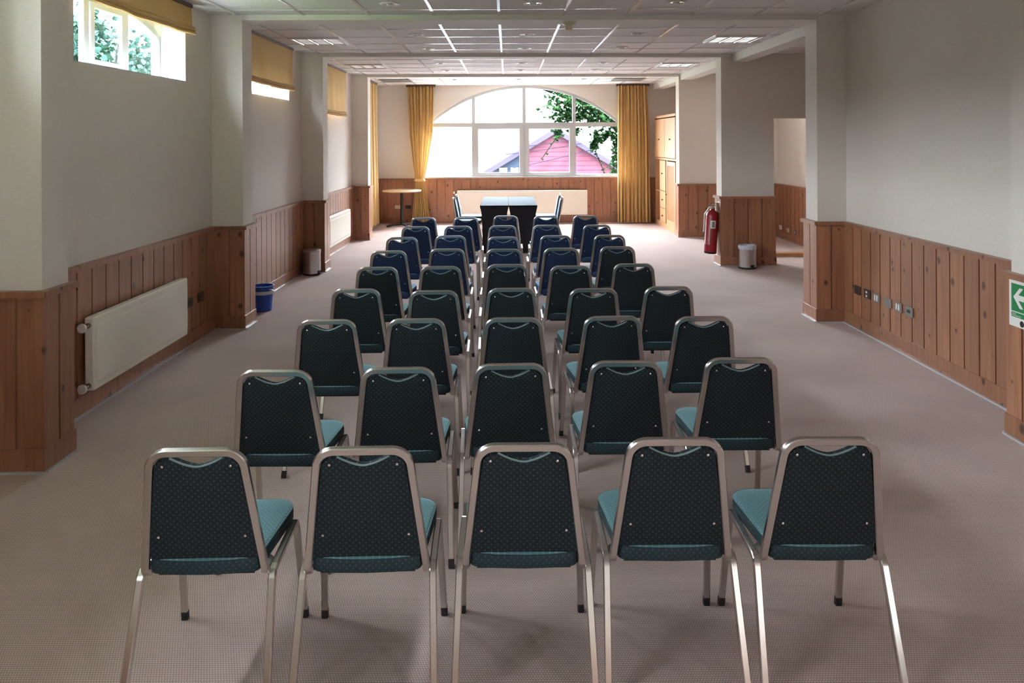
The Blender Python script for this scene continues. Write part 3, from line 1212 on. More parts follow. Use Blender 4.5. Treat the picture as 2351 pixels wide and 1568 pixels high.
ROWN = ['in the nearest row', 'in second row from the camera', 'in third row from the camera', 'in fourth row from the camera',
        'in the middle, fifth row', 'in sixth row from the camera', 'in third row from the black tables', 'in second row from the black tables', 'in farthest row by the black tables']
COLN = ['leftmost seat', 'second seat from left', 'centre seat', 'second seat from right', 'rightmost seat']
GR = 'banquet chairs in nine rows of five'
proto_g = make_chair('', GR, M['back_g'], M['seat_g'], M['band_shade_g'])
proto_b = make_chair('', GR, M['back_b'], M['seat_b'], M['band_shade_b'])
used = set()
for r, row in enumerate(CH):
    for c, (x, y, a) in enumerate(row):
        blue = r >= 6 or (r == 5 and c < 4)
        p = proto_b if blue else proto_g
        o = p if p.name not in used else copy_tree(p)
        used.add(p.name)
        o.location = (x, y, 0)
        o.rotation_euler = (0, 0, a * 0.65)
        tag(o, '%s chair %s, %s' % ('navy blue' if blue else 'dark green', ROWN[r], COLN[c]), 'chair', GR)
# four chairs facing each other across the covered tables
head = [(-0.865, 12.72, -PI / 2, 'turquoise seated chair left of the black tables, nearer of the two'),
        (-0.87, 13.45, -PI / 2, 'turquoise seated chair left of the black tables, farther of the two'),
        (0.865, 12.80, PI / 2, 'turquoise seated chair right of the black tables, nearer of the two'),
        (0.875, 13.52, PI / 2, 'turquoise seated chair right of the black tables, farther of the two')]
proto_t = make_chair('', 'chairs at the black tables', M['back_t'], M['seat_t'], M['band_shade_t'])
for i, (x, y, a, lb) in enumerate(head):
    o = proto_t if i == 0 else copy_tree(proto_t)
    o.location = (x, y, 0)
    o.rotation_euler = (0, 0, a)
    tag(o, lb, 'chair', 'chairs at the black tables')


# ------------------------------------------------------------------ covered tables
def covered_table(xc, label):
    t = thing('covered_table', (xc, 12.74, 0), label, 'table', 'black covered tables placed side by side')
    hw, hl = 0.222, 0.92
    g = MB()
    nn = 14

    def ring(z, ins, sag):
        pts = []
        for (ax, ay), (bx, by) in (((-hw, -hl), (hw, -hl)), ((hw, -hl), (hw, hl)), ((hw, hl), (-hw, hl)), ((-hw, hl), (-hw, -hl))):
            for i in range(nn):
                k = i / nn
                x, y = ax + (bx - ax) * k, ay + (by - ay) * k
                b = math.sin(k * PI)
                kx = ins + sag * b
                L = math.hypot(bx - ax, by - ay)
                nx, ny = -(by - ay) / L, (bx - ax) / L
                x2 = x * (hw - ins) / hw if abs(bx - ax) > 0 else x + nx * kx
                y2 = y + ny * kx if abs(bx - ax) > 0 else y * (hl - ins) / hl
                pts.append((x2, y2, z))
        return pts
    g.loft([ring(0.748, 0.0, 0.0), ring(0.728, 0.0, 0.0), ring(0.69, 0.010, 0.004), ring(0.63, 0.022, 0.012), ring(0.52, 0.030, 0.022), ring(0.3, 0.036, 0.03), ring(0.1, 0.040, 0.03), ring(0.0, 0.042, 0.03)], caps=False)
    g.build('cover', M['blackcloth'], t, True, 60)
    MB().bbox(-hw, hw, -hl, hl, 0.728, 0.752, 0.006).build('tabletop', M['topcloth_sheen'], t)
    for sx in (-1, 1):
        for sy in (-1, 1):
            MB().tube([(sx * 0.15, sy * 0.85, 0), (sx * 0.15, sy * 0.85, 0.728)], 0.014).build('leg', M['rubber'], t)


covered_table(-0.215, 'long narrow table in black stretch cover, left one of the pair')
covered_table(0.232, 'long narrow table in black stretch cover, right one of the pair')

# round table in the far left corner
t = thing('round_table', (-2.19, 15.72, 0), 'round pale topped pedestal table in the far left corner', 'table')
MB().lathe([(0.01, 0.720), (0.385, 0.720), (0.40, 0.728), (0.40, 0.744), (0.393, 0.75), (0.01, 0.75)], (0, 0, 0), 48).build('tabletop', M['beech'], t, True, 40)
MB().lathe([(0.14, 0.70), (0.14, 0.72), (0.03, 0.72), (0.03, 0.70)], (0, 0, 0), 20).build('top_plate', M['rubber'], t)
MB().lathe([(0.034, 0.04), (0.034, 0.70)], (0, 0, 0), 20).build('column', M['rubber'], t, True)
for k in range(4):
    a = k * PI / 2 + 0.5
    d = Vector((math.cos(a), math.sin(a), 0))
    MB().sweep([d * 0.02 + Vector((0, 0, 0.05)), d * 0.2 + Vector((0, 0, 0.045)), d * 0.33 + Vector((0, 0, 0.02))], sqprof(0.05, 0.035, 0.008), (0, 0, 1)).build('foot', M['rubber'], t)


# ------------------------------------------------------------------ radiators
def radiator_yz(x0, x1, y0, y1, z0, z1, label, valves):
    """wall radiator on the left wall, face at x1"""
    t = thing('radiator', (x0, (y0 + y1) / 2, z0), label, 'radiator', 'cream panel radiators')
    ox, oy, oz = x0, (y0 + y1) / 2, z0
    g = MB()
    g.bbox(0.012, x1 - x0, y0 - oy, y1 - oy, 0.0, z1 - z0, 0.008)
    g.build('panel', M['enamel'], t)
    g = MB()
    d = x1 - x0
    g.bbox(d - 0.002, d + 0.004, y0 - oy + 0.03, y1 - oy - 0.01, 0.05, z1 - z0 - 0.055, 0.003)
    g.build('front_face', M['enamel'], t)
    g = MB()
    for k in range(60):
        yy = y0 - oy + 0.06 + (y1 - y0 - 0.1) * k / 59
        g.box(d - 0.002, d + 0.006, yy - 0.006, yy + 0.006, 0.047, 0.055)
    g.build('seam', M['enamel'], t)
    MB().box(-0.035, 0.013, y0 - oy + 0.2, y0 - oy + 0.24, 0.05, z1 - z0 - 0.05).box(-0.035, 0.013, y1 - oy - 0.24, y1 - oy - 0.2, 0.05, z1 - z0 - 0.05).build('bracket', M['enamel'], t)
    if valves:
        for z in (0.035, z1 - z0 - 0.05):
            ry = Matrix.Rotation(PI / 2, 3, 'X')
            v = MB().lathe([(0.012, 0.0), (0.017, 0.004), (0.017, 0.03), (0.012, 0.034), (0.008, 0.036), (0.008, 0.07)], (d * 0.55, y0 - oy + 0.002, z), 14, ry).build('valve', M['copper'], t, True)
            MB().lathe([(0.010, 0.0), (0.029, 0.003), (0.031, 0.012), (0.027, 0.020), (0.001, 0.023)], (d * 0.55, y0 - oy - 0.065, z), 16, ry).build('cap', M['valve'], v, True)
    return t


radiator_yz(-2.708, -2.635, 4.84, 6.26, 0.175, 0.642, 'cream panel radiator on the left wall under the nearest window', True)
radiator_yz(-2.708, -2.635, 11.25, 12.75, 0.175, 0.632, 'cream panel radiator on the left wall between the two farthest pillars', False)
t = thing('radiator', (0.30, YB - 0.06, 0.18), 'long cream panel radiator under the arched back window', 'radiator', 'cream panel radiators')
MB().bbox(-1.385, 1.385, -0.075, -0.012, 0.0, 0.525, 0.008).build('panel', M['enamel'], t)
MB().bbox(-1.36, 1.36, -0.080, -0.073, 0.03, 0.49, 0.003).build('front_face', M['enamel'], t)
MB().box(-1.0, -0.95, -0.013, 0.03, 0.05, 0.45).box(0.95, 1.0, -0.013, 0.03, 0.05, 0.45).build('bracket', M['enamel'], t)
v = MB().lathe([(0.010, 0), (0.015, 0.004), (0.015, 0.03), (0.009, 0.034), (0.009, 0.05)], (-1.384, -0.045, 0.48), 12, Matrix.Rotation(-PI / 2, 3, 'Y')).build('valve', M['copper'], t, True)
MB().lathe([(0.012, 0), (0.024, 0.004), (0.026, 0.02), (0.02, 0.032), (0.001, 0.034)], (-1.43, -0.045, 0.48), 14, Matrix.Rotation(-PI / 2, 3, 'Y')).build('cap', M['valve'], v, True)


# ------------------------------------------------------------------ built-in cupboard
CX = 3.105
t = thing('cupboard', (CX, 15.0, 0), 'tall pale pine cupboard along the right wall of the far bay', 'cupboard')
ox, oy = CX, 15.0
y0, y1, zt = 14.04, 16.05, 2.20


def cb(mb, xa, xb, ya, yb_, za, zb):
    return mb.box(xa, xb, ya - oy, yb_ - oy, za, zb)


g = MB()
cb(g, 0.0, 0.47, y0, y0 + 0.03, 0, zt)
cb(g, 0.0, 0.47, y1 - 0.03, y1, 0, zt)
cb(g, 0.44, 0.47, y0 + 0.03, y1 - 0.03, 0, zt)
cb(g, -0.02, 0.47, y0 - 0.0, y1 + 0.02, zt, zt + 0.05)
cb(g, 0.0, 0.44, y0 + 0.03, y1 - 0.03, 0.0, 0.11)
cb(g, 0.0, 0.44, y0 + 0.03, y1 - 0.03, 1.36, 1.40)
cb(g, 0.0, 0.44, 14.86, 14.92, 0.11, 1.36)
cb(g, 0.0, 0.44, 15.50, 15.53, 0.11, 1.36)
g.build('carcass', M['cab'], t)
kn = [(0.008, 0.0), (0.008, 0.012), (0.017, 0.018), (0.017, 0.028), (0.008, 0.032)]
RK = Matrix.Rotation(-PI / 2, 3, 'Y')


def door(ya, yb_, za, zb, ky, kz, name='door'):
    g = MB()
    g.bbox(-0.020, -0.001, ya - oy, yb_ - oy, za, zb, 0.004)
    d = g.build(name, M['cab'], t)
    MB().lathe(kn, (-0.019, ky - oy, kz), 12, RK).build('knob', M['bronze'], d, True)


door(14.06, 15.01, 1.41, 2.18, 14.46, 1.77)
door(15.03, 16.03, 1.41, 2.18, 15.50, 1.77)
door(14.95, 15.50, 0.75, 1.35, 15.2, 1.09)
door(14.95, 15.50, 0.40, 0.74, 15.18, 0.57, 'drawer')
door(14.95, 15.50, 0.12, 0.39, 15.18, 0.25, 'drawer')
cb(MB(), 0.01, 0.43, 15.535, 16.015, 0.70, 0.73).build('shelf', M['cab'], t)
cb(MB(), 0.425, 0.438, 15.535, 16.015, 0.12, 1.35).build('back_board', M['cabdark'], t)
# lattice door
ya, yb_ = 14.07, 14.85
g = MB()
for a, b, c, d in ((ya, ya + 0.09, 0.12, 1.34), (yb_ - 0.09, yb_, 0.12, 1.34), (ya + 0.09, yb_ - 0.09, 0.12, 0.22), (ya + 0.09, yb_ - 0.09, 1.26, 1.34)):
    cb(g, -0.020, -0.001, a, b, c, d)
ld = g.build('lattice_door', M['cab'], t)
g = MB()
A0, A1, Z0, Z1 = ya + 0.09, yb_ - 0.09, 0.22, 1.26
w = 0.011
for sgn, xo in ((1, -0.010), (-1, -0.005)):
    k = A0 - (Z1 - Z0) if sgn > 0 else A0
    while k < (A1 if sgn > 0 else A1 + (Z1 - Z0)):
        # slat along the line y = k + sgn*(z-Z0), clipped to the opening
        za, zb = Z0, Z1
        if sgn > 0:
            za, zb = max(Z0, Z0 + A0 - k), min(Z1, Z0 + A1 - k)
        else:
            za, zb = max(Z0, Z0 + k - A1), min(Z1, Z0 + k - A0)
        if zb - za > 0.02:
            p0 = (xo, k + sgn * (za - Z0) - oy, za)
            p1 = (xo, k + sgn * (zb - Z0) - oy, zb)
            g.sweep([p0, p1], [(w, -0.0025), (w, 0.0025), (-w, 0.0025), (-w, -0.0025)], (1, 0, 0))
        k += 0.055
g.build('lattice', M['cab'], ld)
cb(MB(), 0.02, 0.03, A0, A1, Z0, Z1).build('backing', M['cabhole'], ld)
MB().lathe(kn, (-0.019, 14.80 - oy, 0.70), 12, RK).build('knob', M['bronze'], ld, True)


# ------------------------------------------------------------------ bins, bucket
def pedal_bin(loc, rz, label, liner):
    t = thing('pedal_bin', loc, label, 'bin', 'small steel pedal bins', rz)
    R, h = 0.116, 0.315
    MB().lathe([(0.112, 0.0), (0.118, 0.004), (0.118, 0.022), (0.113, 0.026)], (0, 0, 0), 32).build('base_ring', M['rubber'], t, True)
    MB().lathe([(R, 0.024), (R, h - 0.022), (R + 0.002, h - 0.018), (R + 0.002, h - 0.004), (R - 0.004, h), (R - 0.008, h - 0.006), (R - 0.008, 0.06)], (0, 0, 0), 36).build('body', M['steel'], t, True, 40)
    if liner:
        g = MB()
        rings = []
        rnd = random.Random(4)
        for r, z in ((R + 0.004, h - 0.045), (R + 0.006, h - 0.02), (R + 0.003, h + 0.004), (R - 0.012, h + 0.002), (R - 0.016, h - 0.06)):
            rings.append([((r + rnd.uniform(-0.002, 0.003)) * math.cos(2 * PI * i / 36), (r + rnd.uniform(-0.002, 0.003)) * math.sin(2 * PI * i / 36), z + rnd.uniform(-0.008, 0.006)) for i in range(36)])
        g.loft(rings, False)
        g.build('bag_liner', M['liner'], t, True)
    else:
        MB().lathe([(R + 0.004, h), (R + 0.004, h + 0.012), (R - 0.02, h + 0.024), (0.002, h + 0.03)], (0, 0, 0), 36).build('lid', M['steel'], t, True, 40)
    MB().bbox(-0.03, 0.03, -0.160, -0.10, 0.018, 0.030, 0.004).build('pedal', M['rubber'], t)
    MB().box(-0.028, 0.028, -0.121, -0.112, 0.03, 0.06).build('pedal_plate', M['rubber'], t)


pedal_bin((3.26, 10.40, 0), 0.3, 'steel bin with pale bag liner beside the right pillar with the fire extinguisher', True)
pedal_bin((-2.60, 10.08, 0), 1.2, 'steel bin with closed lid in the corner by the left pillar', False)
t = thing('bucket', (-2.555, 7.93, 0), 'blue plastic bucket on the floor by the left wall', 'bucket')
MB().lathe([(0.084, 0.0), (0.088, 0.004), (0.104, 0.208), (0.106, 0.212), (0.107, 0.252), (0.114, 0.255), (0.114, 0.264), (0.104, 0.264), (0.099, 0.21), (0.082, 0.012)], (0, 0, 0), 40).build('body', M['blue'], t, True, 35)
MB().lathe([(0.1045, 0.178), (0.106, 0.182), (0.107, 0.204), (0.1068, 0.213)], (0, 0, 0), 40, None, False).build('rim_band', M['liner'], t, True)
MB().tube([(0.113 * math.cos(a), 0.113 * math.sin(a), 0.233 - 0.085 * math.sin(a * 1.0 + 0.7) ** 2) for a in [(-0.7 + 1.75 * i / 14) for i in range(15)]], 0.003, 6).build('handle', M['chrome'], t, True)

# ------------------------------------------------------------------ fire extinguisher hung on the pillar
t = thing('fire_extinguisher', (2.84, 10.73, 0.155), 'red fire extinguisher hung on the side of the right pillar', 'fire extinguisher')
tilt = Matrix.Rotation(math.radians(3.6), 3, 'Y')
body = MB().lathe([(0.060, 0.0), (0.082, 0.004), (0.0865, 0.02), (0.0865, 0.03)], (0, 0, 0), 32, tilt)
body.build('base_ring', M['rubber'], t, True, 40)
MB().lathe([(0.0865, 0.03), (0.0868, 0.12), (0.0882, 0.123), (0.0882, 0.13), (0.0868, 0.133), (0.0868, 0.53), (0.080, 0.565), (0.062, 0.592), (0.034, 0.61), (0.030, 0.63)], (0, 0, 0), 32, tilt).build('cylinder', M['red'], t, True, 60)
MB().lathe([(0.026, 0.628), (0.030, 0.632), (0.030, 0.66), (0.018, 0.664), (0.018, 0.685)], (0, 0, 0), 18, tilt).build('valve', M['chrome'], t, True, 40)
lv = MB()
lv.sweep([tilt @ Vector((-0.055, -0.01, 0.672)), tilt @ Vector((0.0, -0.01, 0.68)), tilt @ Vector((0.055, -0.01, 0.665))], sqprof(0.02, 0.006, 0.001), (0, 0, 1))
lv.sweep([tilt @ Vector((-0.04, -0.01, 0.70)), tilt @ Vector((0.01, -0.01, 0.722)), tilt @ Vector((0.06, -0.01, 0.70))], sqprof(0.02, 0.006, 0.001), (0, 0, 1))
lv.build('lever', M['rubber'], t)
MB().tube(fillet([tilt @ Vector((-0.01, -0.02, 0.65)), tilt @ Vector((-0.06, -0.05, 0.655)), tilt @ Vector((-0.115, -0.03, 0.55)), tilt @ Vector((-0.112, -0.02, 0.30))], [0.02, 0.05], 5), 0.010, 8).build('hose', M['white'], t, True)
lb = MB()
prof = []
for zz in (0.36, 0.47):
    prof.append([tuple(tilt @ Vector((0.0876 * math.cos(a), 0.0876 * math.sin(a), zz))) for a in [(-2.05 + 0.85 * i / 8) for i in range(9)]])
lb.loft(prof, False, False)
lab = lb.build('sticker', M['white'], t, True)
lb = MB()
prof = []
for zz in (0.375, 0.455):
    prof.append([tuple(tilt @ Vector((0.0879 * math.cos(a), 0.0879 * math.sin(a), zz))) for a in [(-1.78 + 0.40 * i / 6) for i in range(7)]])
lb.loft(prof, False, False)
lb.build('sticker_print', M['grey'], lab, True)
MB().box(0.080, 0.107, -0.03, 0.03, 0.58, 0.72).build('bracket', M['chrome'], t)


# ------------------------------------------------------------------ wall plates
def plate(name, loc, face, label, cat, group, mat, w=0.115, h=0.078, detail=None, dmat=None):
    """face: unit direction the plate looks to"""
    t = thing(name, loc, label, cat, group, {'+x': PI / 2, '-x': -PI / 2, '-y': 0.0}[face])
    MB().bbox(-w / 2, w / 2, -0.011, 0.0, -h / 2, h / 2, 0.003).build('plate', mat, t)
    if detail == 'bars':
        for s in (-0.019, 0.019):
            MB().box(s - 0.010, s + 0.010, -0.014, -0.010, -0.024, 0.024).build('switch', dmat, t)
    elif detail == 'dots':
        for s in (-0.017, 0.017):
            MB().box(-0.012, 0.012, -0.014, -0.010, s - 0.009, s + 0.009).build('socket', dmat, t)
    elif detail == 'hole':
        MB().box(-0.022, 0.022, -0.0125, -0.010, -0.012, 0.012).build('socket', dmat, t)
    return t


GP = 'wall plates on the right pine panelling'
xw = 3.219
plate('wall_outlet', (xw, 7.02, 0.362), '-x', 'plain dark brown wall plate, nearest to the right pillar', 'wall outlet', GP, M['bronze'], detail='hole', dmat=M['rubber'])
plate('wall_outlet', (xw, 6.83, 0.364), '-x', 'brown wall plate with two small white squares one above the other', 'wall outlet', GP, M['bronze'], detail='dots', dmat=M['white'])
plate('wall_switch', (xw, 6.655, 0.364), '-x', 'wall plate with two white bars, third from the right pillar', 'light switch', GP, M['grey'], detail='bars', dmat=M['white'])
plate('wall_outlet', (xw, 6.455, 0.366), '-x', 'blank grey brown wall plate between the two white barred plates', 'wall outlet', GP, M['grey'])
plate('wall_switch', (xw, 6.285, 0.366), '-x', 'wall plate with two white bars, fifth from the right pillar', 'light switch', GP, M['grey'], detail='bars', dmat=M['white'])
plate('wall_outlet', (xw, 6.115, 0.368), '-x', 'grey wall plate with one dark hole, farthest from the right pillar', 'wall outlet', GP, M['grey'], detail='hole', dmat=M['rubber'])
plate('wall_outlet', (-2.749, 6.56, 0.375), '+x', 'dark blank wall plate beside the near left radiator', 'wall outlet', 'wall plates on the left panelling', M['bronze'], detail='hole', dmat=M['rubber'])
plate('wall_outlet', (-2.749, 6.80, 0.375), '+x', 'brown wall plate with two pale sockets near the second left pillar', 'wall outlet', 'wall plates on the left panelling', M['bronze'], detail='bars', dmat=M['copper'])
GA = 'wall plates in the side alcove'
plate('wall_outlet', (4.829, 13.50, 0.20), '-x', 'white wall plate on the panelling seen through the doorway', 'wall outlet', GA, M['white'], detail='dots', dmat=M['ivory'])
plate('wall_outlet', (4.829, 13.13, 0.19), '-x', 'pinkish brown wall plate, middle of three seen through the doorway', 'wall outlet', GA, M['ivory'], w=0.10)
plate('wall_outlet', (4.829, 12.82, 0.19), '-x', 'grey wall plate, nearest of three seen through the doorway', 'wall outlet', GA, M['grey'], detail='hole', dmat=M['ivory'])
plate('wall_outlet', (-2.36, YB - 0.031, 0.355), '-y', 'cream wall socket behind the round table', 'wall outlet', 'wall plates behind the round table', M['ivory'])
plate('wall_outlet', (-2.13, YB - 0.031, 0.355), '-y', 'black wall socket behind the round table', 'wall outlet', 'wall plates behind the round table', M['rubber'])

# pale board end peeping past the right pillar
t = thing('wooden_board', (3.92, 11.5, 0), 'low pale wooden board on the floor, half hidden by the right pillar', 'board')
MB().bbox(-0.12, 0.6, -0.08, 0.08, 0.0, 0.05, 0.006).build('plank', M['cab'], t)
MB().box(-0.02, 0.05, -0.078, 0.078, 0.05, 0.062).build('batten', M['cab'], t)

# ------------------------------------------------------------------ safety sign on the near right pillar
SGX = 2.9495
t = thing('safety_sign', (SGX, 4.374, 0.795), 'green and white escape sign with a left arrow on the near right pillar', 'sign', None, -PI / 2)
# local x runs towards the camera, local -y faces the room
MB().box(-0.111, 0.111, -0.004, 0.0, -0.137, 0.137).build('board', M['white'], t)
MB().box(-0.090, 0.090, -0.0048, -0.0039, -0.048, 0.112).build('green_field', M['green'], t)
MB().box(-0.090, 0.090, -0.0048, -0.0039, -0.082, -0.054).build('green_band', M['green'], t)
ar = MB()
ya_ = -0.0056
q = [(-0.072, 0.034), (-0.017, 0.092), (0.013, 0.092), (-0.028, 0.050), (0.078, 0.050), (0.078, 0.018), (-0.028, 0.018), (0.013, -0.026), (-0.017, -0.026)]
nq = len(q)
ar.add([(x, ya_, z) for x, z in q] + [(x, -0.0046, z) for x, z in q], [tuple(range(nq)), tuple(range(2 * nq - 1, nq - 1, -1))] + [(k, (k + 1) % nq, nq + (k + 1) % nq, nq + k) for k in range(nq)])
ar.build('arrow', M['white'], t)


def text(body, size, loc, rot, mat, parent, name='lettering'):
    cu = bpy.data.curves.new(name, 'FONT')
    cu.body = body
    cu.size = size
    cu.extrude = 0.0003
    cu.materials.append(mat)
    tmp = bpy.data.objects.new(name, cu)
    C.objects.link(tmp)
    dg = bpy.context.evaluated_depsgraph_get()
    dg.update()
    me = bpy.data.meshes.new_from_object(tmp.evaluated_get(dg))
    bpy.data.objects.remove(tmp)
    bpy.data.curves.remove(cu)
    o = bpy.data.objects.new(name, me)
    o.location = loc
    o.rotation_euler = rot
    o.parent = parent
    C.objects.link(o)
    return o


text('VIA DE\nEVACUACION', 0.0115, (-0.084, -0.0052, -0.066), (PI / 2, 0, 0), M['white'], t)
MB().lathe([(0.018, 0), (0.018, 0.0006)], (0.0, -0.0042, -0.112), 24, Matrix.Rotation(PI / 2, 3, 'X')).build('emblem', M['ink'], t)

# ------------------------------------------------------------------ ceiling fittings
def downlight(x, y, where):
    t = thing('downlight', (x, y, ZC), 'round white recessed downlight in the ceiling, ' + where, 'downlight', 'round ceiling downlights')
    MB().lathe([(0.060, -0.002), (0.064, -0.008), (0.082, -0.0085), (0.086, -0.004), (0.086, 0.0)], (0, 0, -0.001), 32, None, False).build('ring', M['downwhite'], t, True, 60)
    MB().lathe([(0.0605, -0.0035), (0.052, -0.0028), (0.001, -0.0018)], (0, 0, -0.001), 28, None, False).build('reflector', M['mirror'], t, True)
    MB().lathe([(0.030, -0.0045), (0.030, -0.016), (0.022, -0.022), (0.002, -0.024)], (0.0, 0.0, -0.001), 18).build('bulb', M['downwhite'], t, True)


bayn = ['in the nearest bay', 'in the second bay, nearer row', 'in the second bay, farther row', 'in the third bay, nearer row', 'in the third bay, farther row', 'in the far bay']
for (y, nm) in zip((6.62, 8.54, 9.81, 11.67, 12.85, 14.75), bayn):
    for x, side in ((-1.02, 'left'), (0.225, 'centre'), (1.47, 'right')):
        downlight(x, y, nm + ', ' + side)


def louvre_light(x, y, where, lit=False):
    t = thing('ceiling_light', (x, y, ZC), 'square louvred ceiling light ' + where, 'ceiling light', 'square louvred ceiling lights')
    hw = 0.286
    g = MB()
    for a, b, c, d in ((-hw, hw, -hw, -hw + 0.02), (-hw, hw, hw - 0.02, hw), (-hw, -hw + 0.02, -hw + 0.02, hw - 0.02), (hw - 0.02, hw, -hw + 0.02, hw - 0.02)):
        g.box(a, b, c, d, -0.022, -0.001)
    g.build('frame', M['downwhite'], t)
    pitch = (2 * hw - 0.04) / 3
    for k in range(3):
        xa = -hw + 0.02 + k * pitch
        g = MB()
        rings = []
        for i in range(11):
            a = PI * i / 10
            rings.append([(xa + pitch / 2 - (pitch / 2 - 0.012) * math.cos(a), yy, -0.020 + 0.018 * math.sin(a)) for yy in (-hw + 0.021, hw - 0.021)])
        g.loft(rings, False, False)
        tr = g.build('reflector', M['mirror'], t, True, 80)
        g = MB()
        g.box(xa + 0.006, xa + pitch - 0.006, -0.004, 0.004, -0.020, -0.004)
        g.build('louvre', M['mirror'], tr)
        MB().bbox(xa + 0.03, xa + pitch - 0.03, -hw + 0.03, hw - 0.03, -0.010, -0.004, 0.002).build('tube', M['glow_bright'] if lit else M['reflection_glow'], tr)  # unlit lights get a reflection painted as a weak glow
    return t


louvre_light(-2.219, 9.02, 'in the second bay, left, above the half lowered blind')
louvre_light(2.677, 9.02, 'in the second bay, right, the brightest one', True)
louvre_light(-2.219, 12.05, 'in the third bay, left')
louvre_light(2.677, 12.05, 'in the third bay, right', True)
for x, sd in ((-2.18, 'left'), (2.36, 'right')):
    t = thing('ceiling_grille', (x, 14.9, ZC), 'dark flat square grille in the far bay ceiling, ' + sd, 'ceiling grille', 'far bay ceiling grilles')
    MB().box(-0.30, 0.30, -0.30, 0.30, -0.012, -0.007).build('plate', M['grille'], t)
    MB().box(-0.30, 0.30, -0.30, -0.28, -0.016, -0.012).box(-0.30, 0.30, 0.28, 0.30, -0.016, -0.012).build('frame', M['grille'], t)

t = thing('smoke_detector', (0.60, 7.40, ZB), 'cream smoke detector hanging under the nearest beam', 'smoke detector')
MB().lathe([(0.064, 0.0), (0.066, -0.012), (0.056, -0.022), (0.034, -0.030)], (0, 0, 0), 28).build('base', M['ivory'], t, True, 40)
MB().lathe([(0.034, -0.028), (0.032, -0.055), (0.036, -0.062), (0.034, -0.078), (0.02, -0.086), (0.001, -0.088)], (0, 0, 0), 24).build('sensor', M['ivory'], t, True, 50)

# fill panel added to light the side alcove (out of sight above the doorway)
t = thing('ceiling_light', (4.05, 12.3, ZC), 'square fill panel added to light the side alcove behind the doorway', 'ceiling light')
MB().box(-0.3, 0.3, -0.3, 0.3, -0.02, -0.001).build('frame', M['downwhite'], t)
MB().box(-0.27, 0.27, -0.27, 0.27, -0.024, -0.02).build('diffuser', M['alcove_fill'], t)


# ------------------------------------------------------------------ outside
def leaves(rnd, centres, count, size, g, flat=0.5):
    for _ in range(count):
        cx, cy, cz, sx, sy, sz = rnd.choice(centres)
        p = Vector((rnd.gauss(cx, sx), cy + rnd.uniform(-sy, sy), rnd.gauss(cz, sz)))
        s = size * rnd.uniform(0.6, 1.3)
        rot = Matrix.Rotation(rnd.uniform(0, 2 * PI), 3, 'Z') @ Matrix.Rotation(rnd.uniform(-1.3, 1.3), 3, 'X') @ Matrix.Rotation(rnd.uniform(-1.0, 1.0), 3, 'Y')
        pts = [(-0.05, 0, 0), (0.45, 0.32, 0.07), (0.55, 0.62, 0.12), (0, 0.5, 0.0), (0, 1.0, -0.04), (-0.55, 0.62, 0.12), (-0.45, 0.32, 0.07)]
        vs = [p + rot @ (Vector(q) * s) for q in pts]
        g.add(vs, [(0, 1, 2, 3), (0, 3, 5, 6), (3, 2, 4), (3, 4, 5)])


struct(MB().box(-60, 60, YB + 0.3, 120, -3.2, -3.0).build('ground', M['paving']))
struct(MB().box(-30, -3.09, -20, 30, 1.6, 1.75).build('ground_bank', M['lawn']))

# hillside added to cut low sky light through the back window
g = MB()
vs = []
nx_, ny_ = 60, 8
rnd = random.Random(3)
for j in range(ny_ + 1):
    for i in range(nx_ + 1):
        x = -75 + 150 * i / nx_
        k = j / ny_
        vs.append((x, 70 + 40 * k + rnd.uniform(-0.4, 0.4), -3.1 + 17.5 * math.sin(k * PI / 2) * (1 + 0.06 * math.sin(x * 0.13) + 0.03 * math.sin(x * 0.5)) + rnd.uniform(-0.2, 0.2)))
q = nx_ + 1
g.add(vs, [(j * q + i, j * q + i + 1, (j + 1) * q + i + 1, (j + 1) * q + i) for j in range(ny_) for i in range(nx_)])
struct(g.build('ground_added_hill', M['hill']))

# dark timber gable end of a porch just outside
t = thing('porch_gable', (1.7, 17.3, 2.3), 'dark timber porch gable outside the top right of the arched window', 'porch')
g = MB()
prof = [(-1.0, 0.72), (0.05, 0.30), (1.0, -0.42), (2.2, -1.35), (2.2, 1.2), (-1.0, 1.2)]
vs = [(x, -0.05, z) for x, z in prof] + [(x, 0.9, z) for x, z in prof]
g.add(vs, [(0, 1, 2, 3, 4, 5), (11, 10, 9, 8, 7, 6)] + [(i, (i + 1) % 6, 6 + (i + 1) % 6, 6 + i) for i in range(6)])
g.build('gable_board', M['gable'], t)
g = MB()
g.sweep([(-1.0, -0.08, 0.72), (0.05, -0.08, 0.30), (1.0, -0.08, -0.42), (2.2, -0.08, -1.35)], sqprof(0.03, 0.10, 0.002), (0, 0, 1))
g.build('verge', M['gable'], t)
MB().box(1.95, 2.15, 0.2, 0.4, -5.3, -1.0).build('post', M['gable'], t)

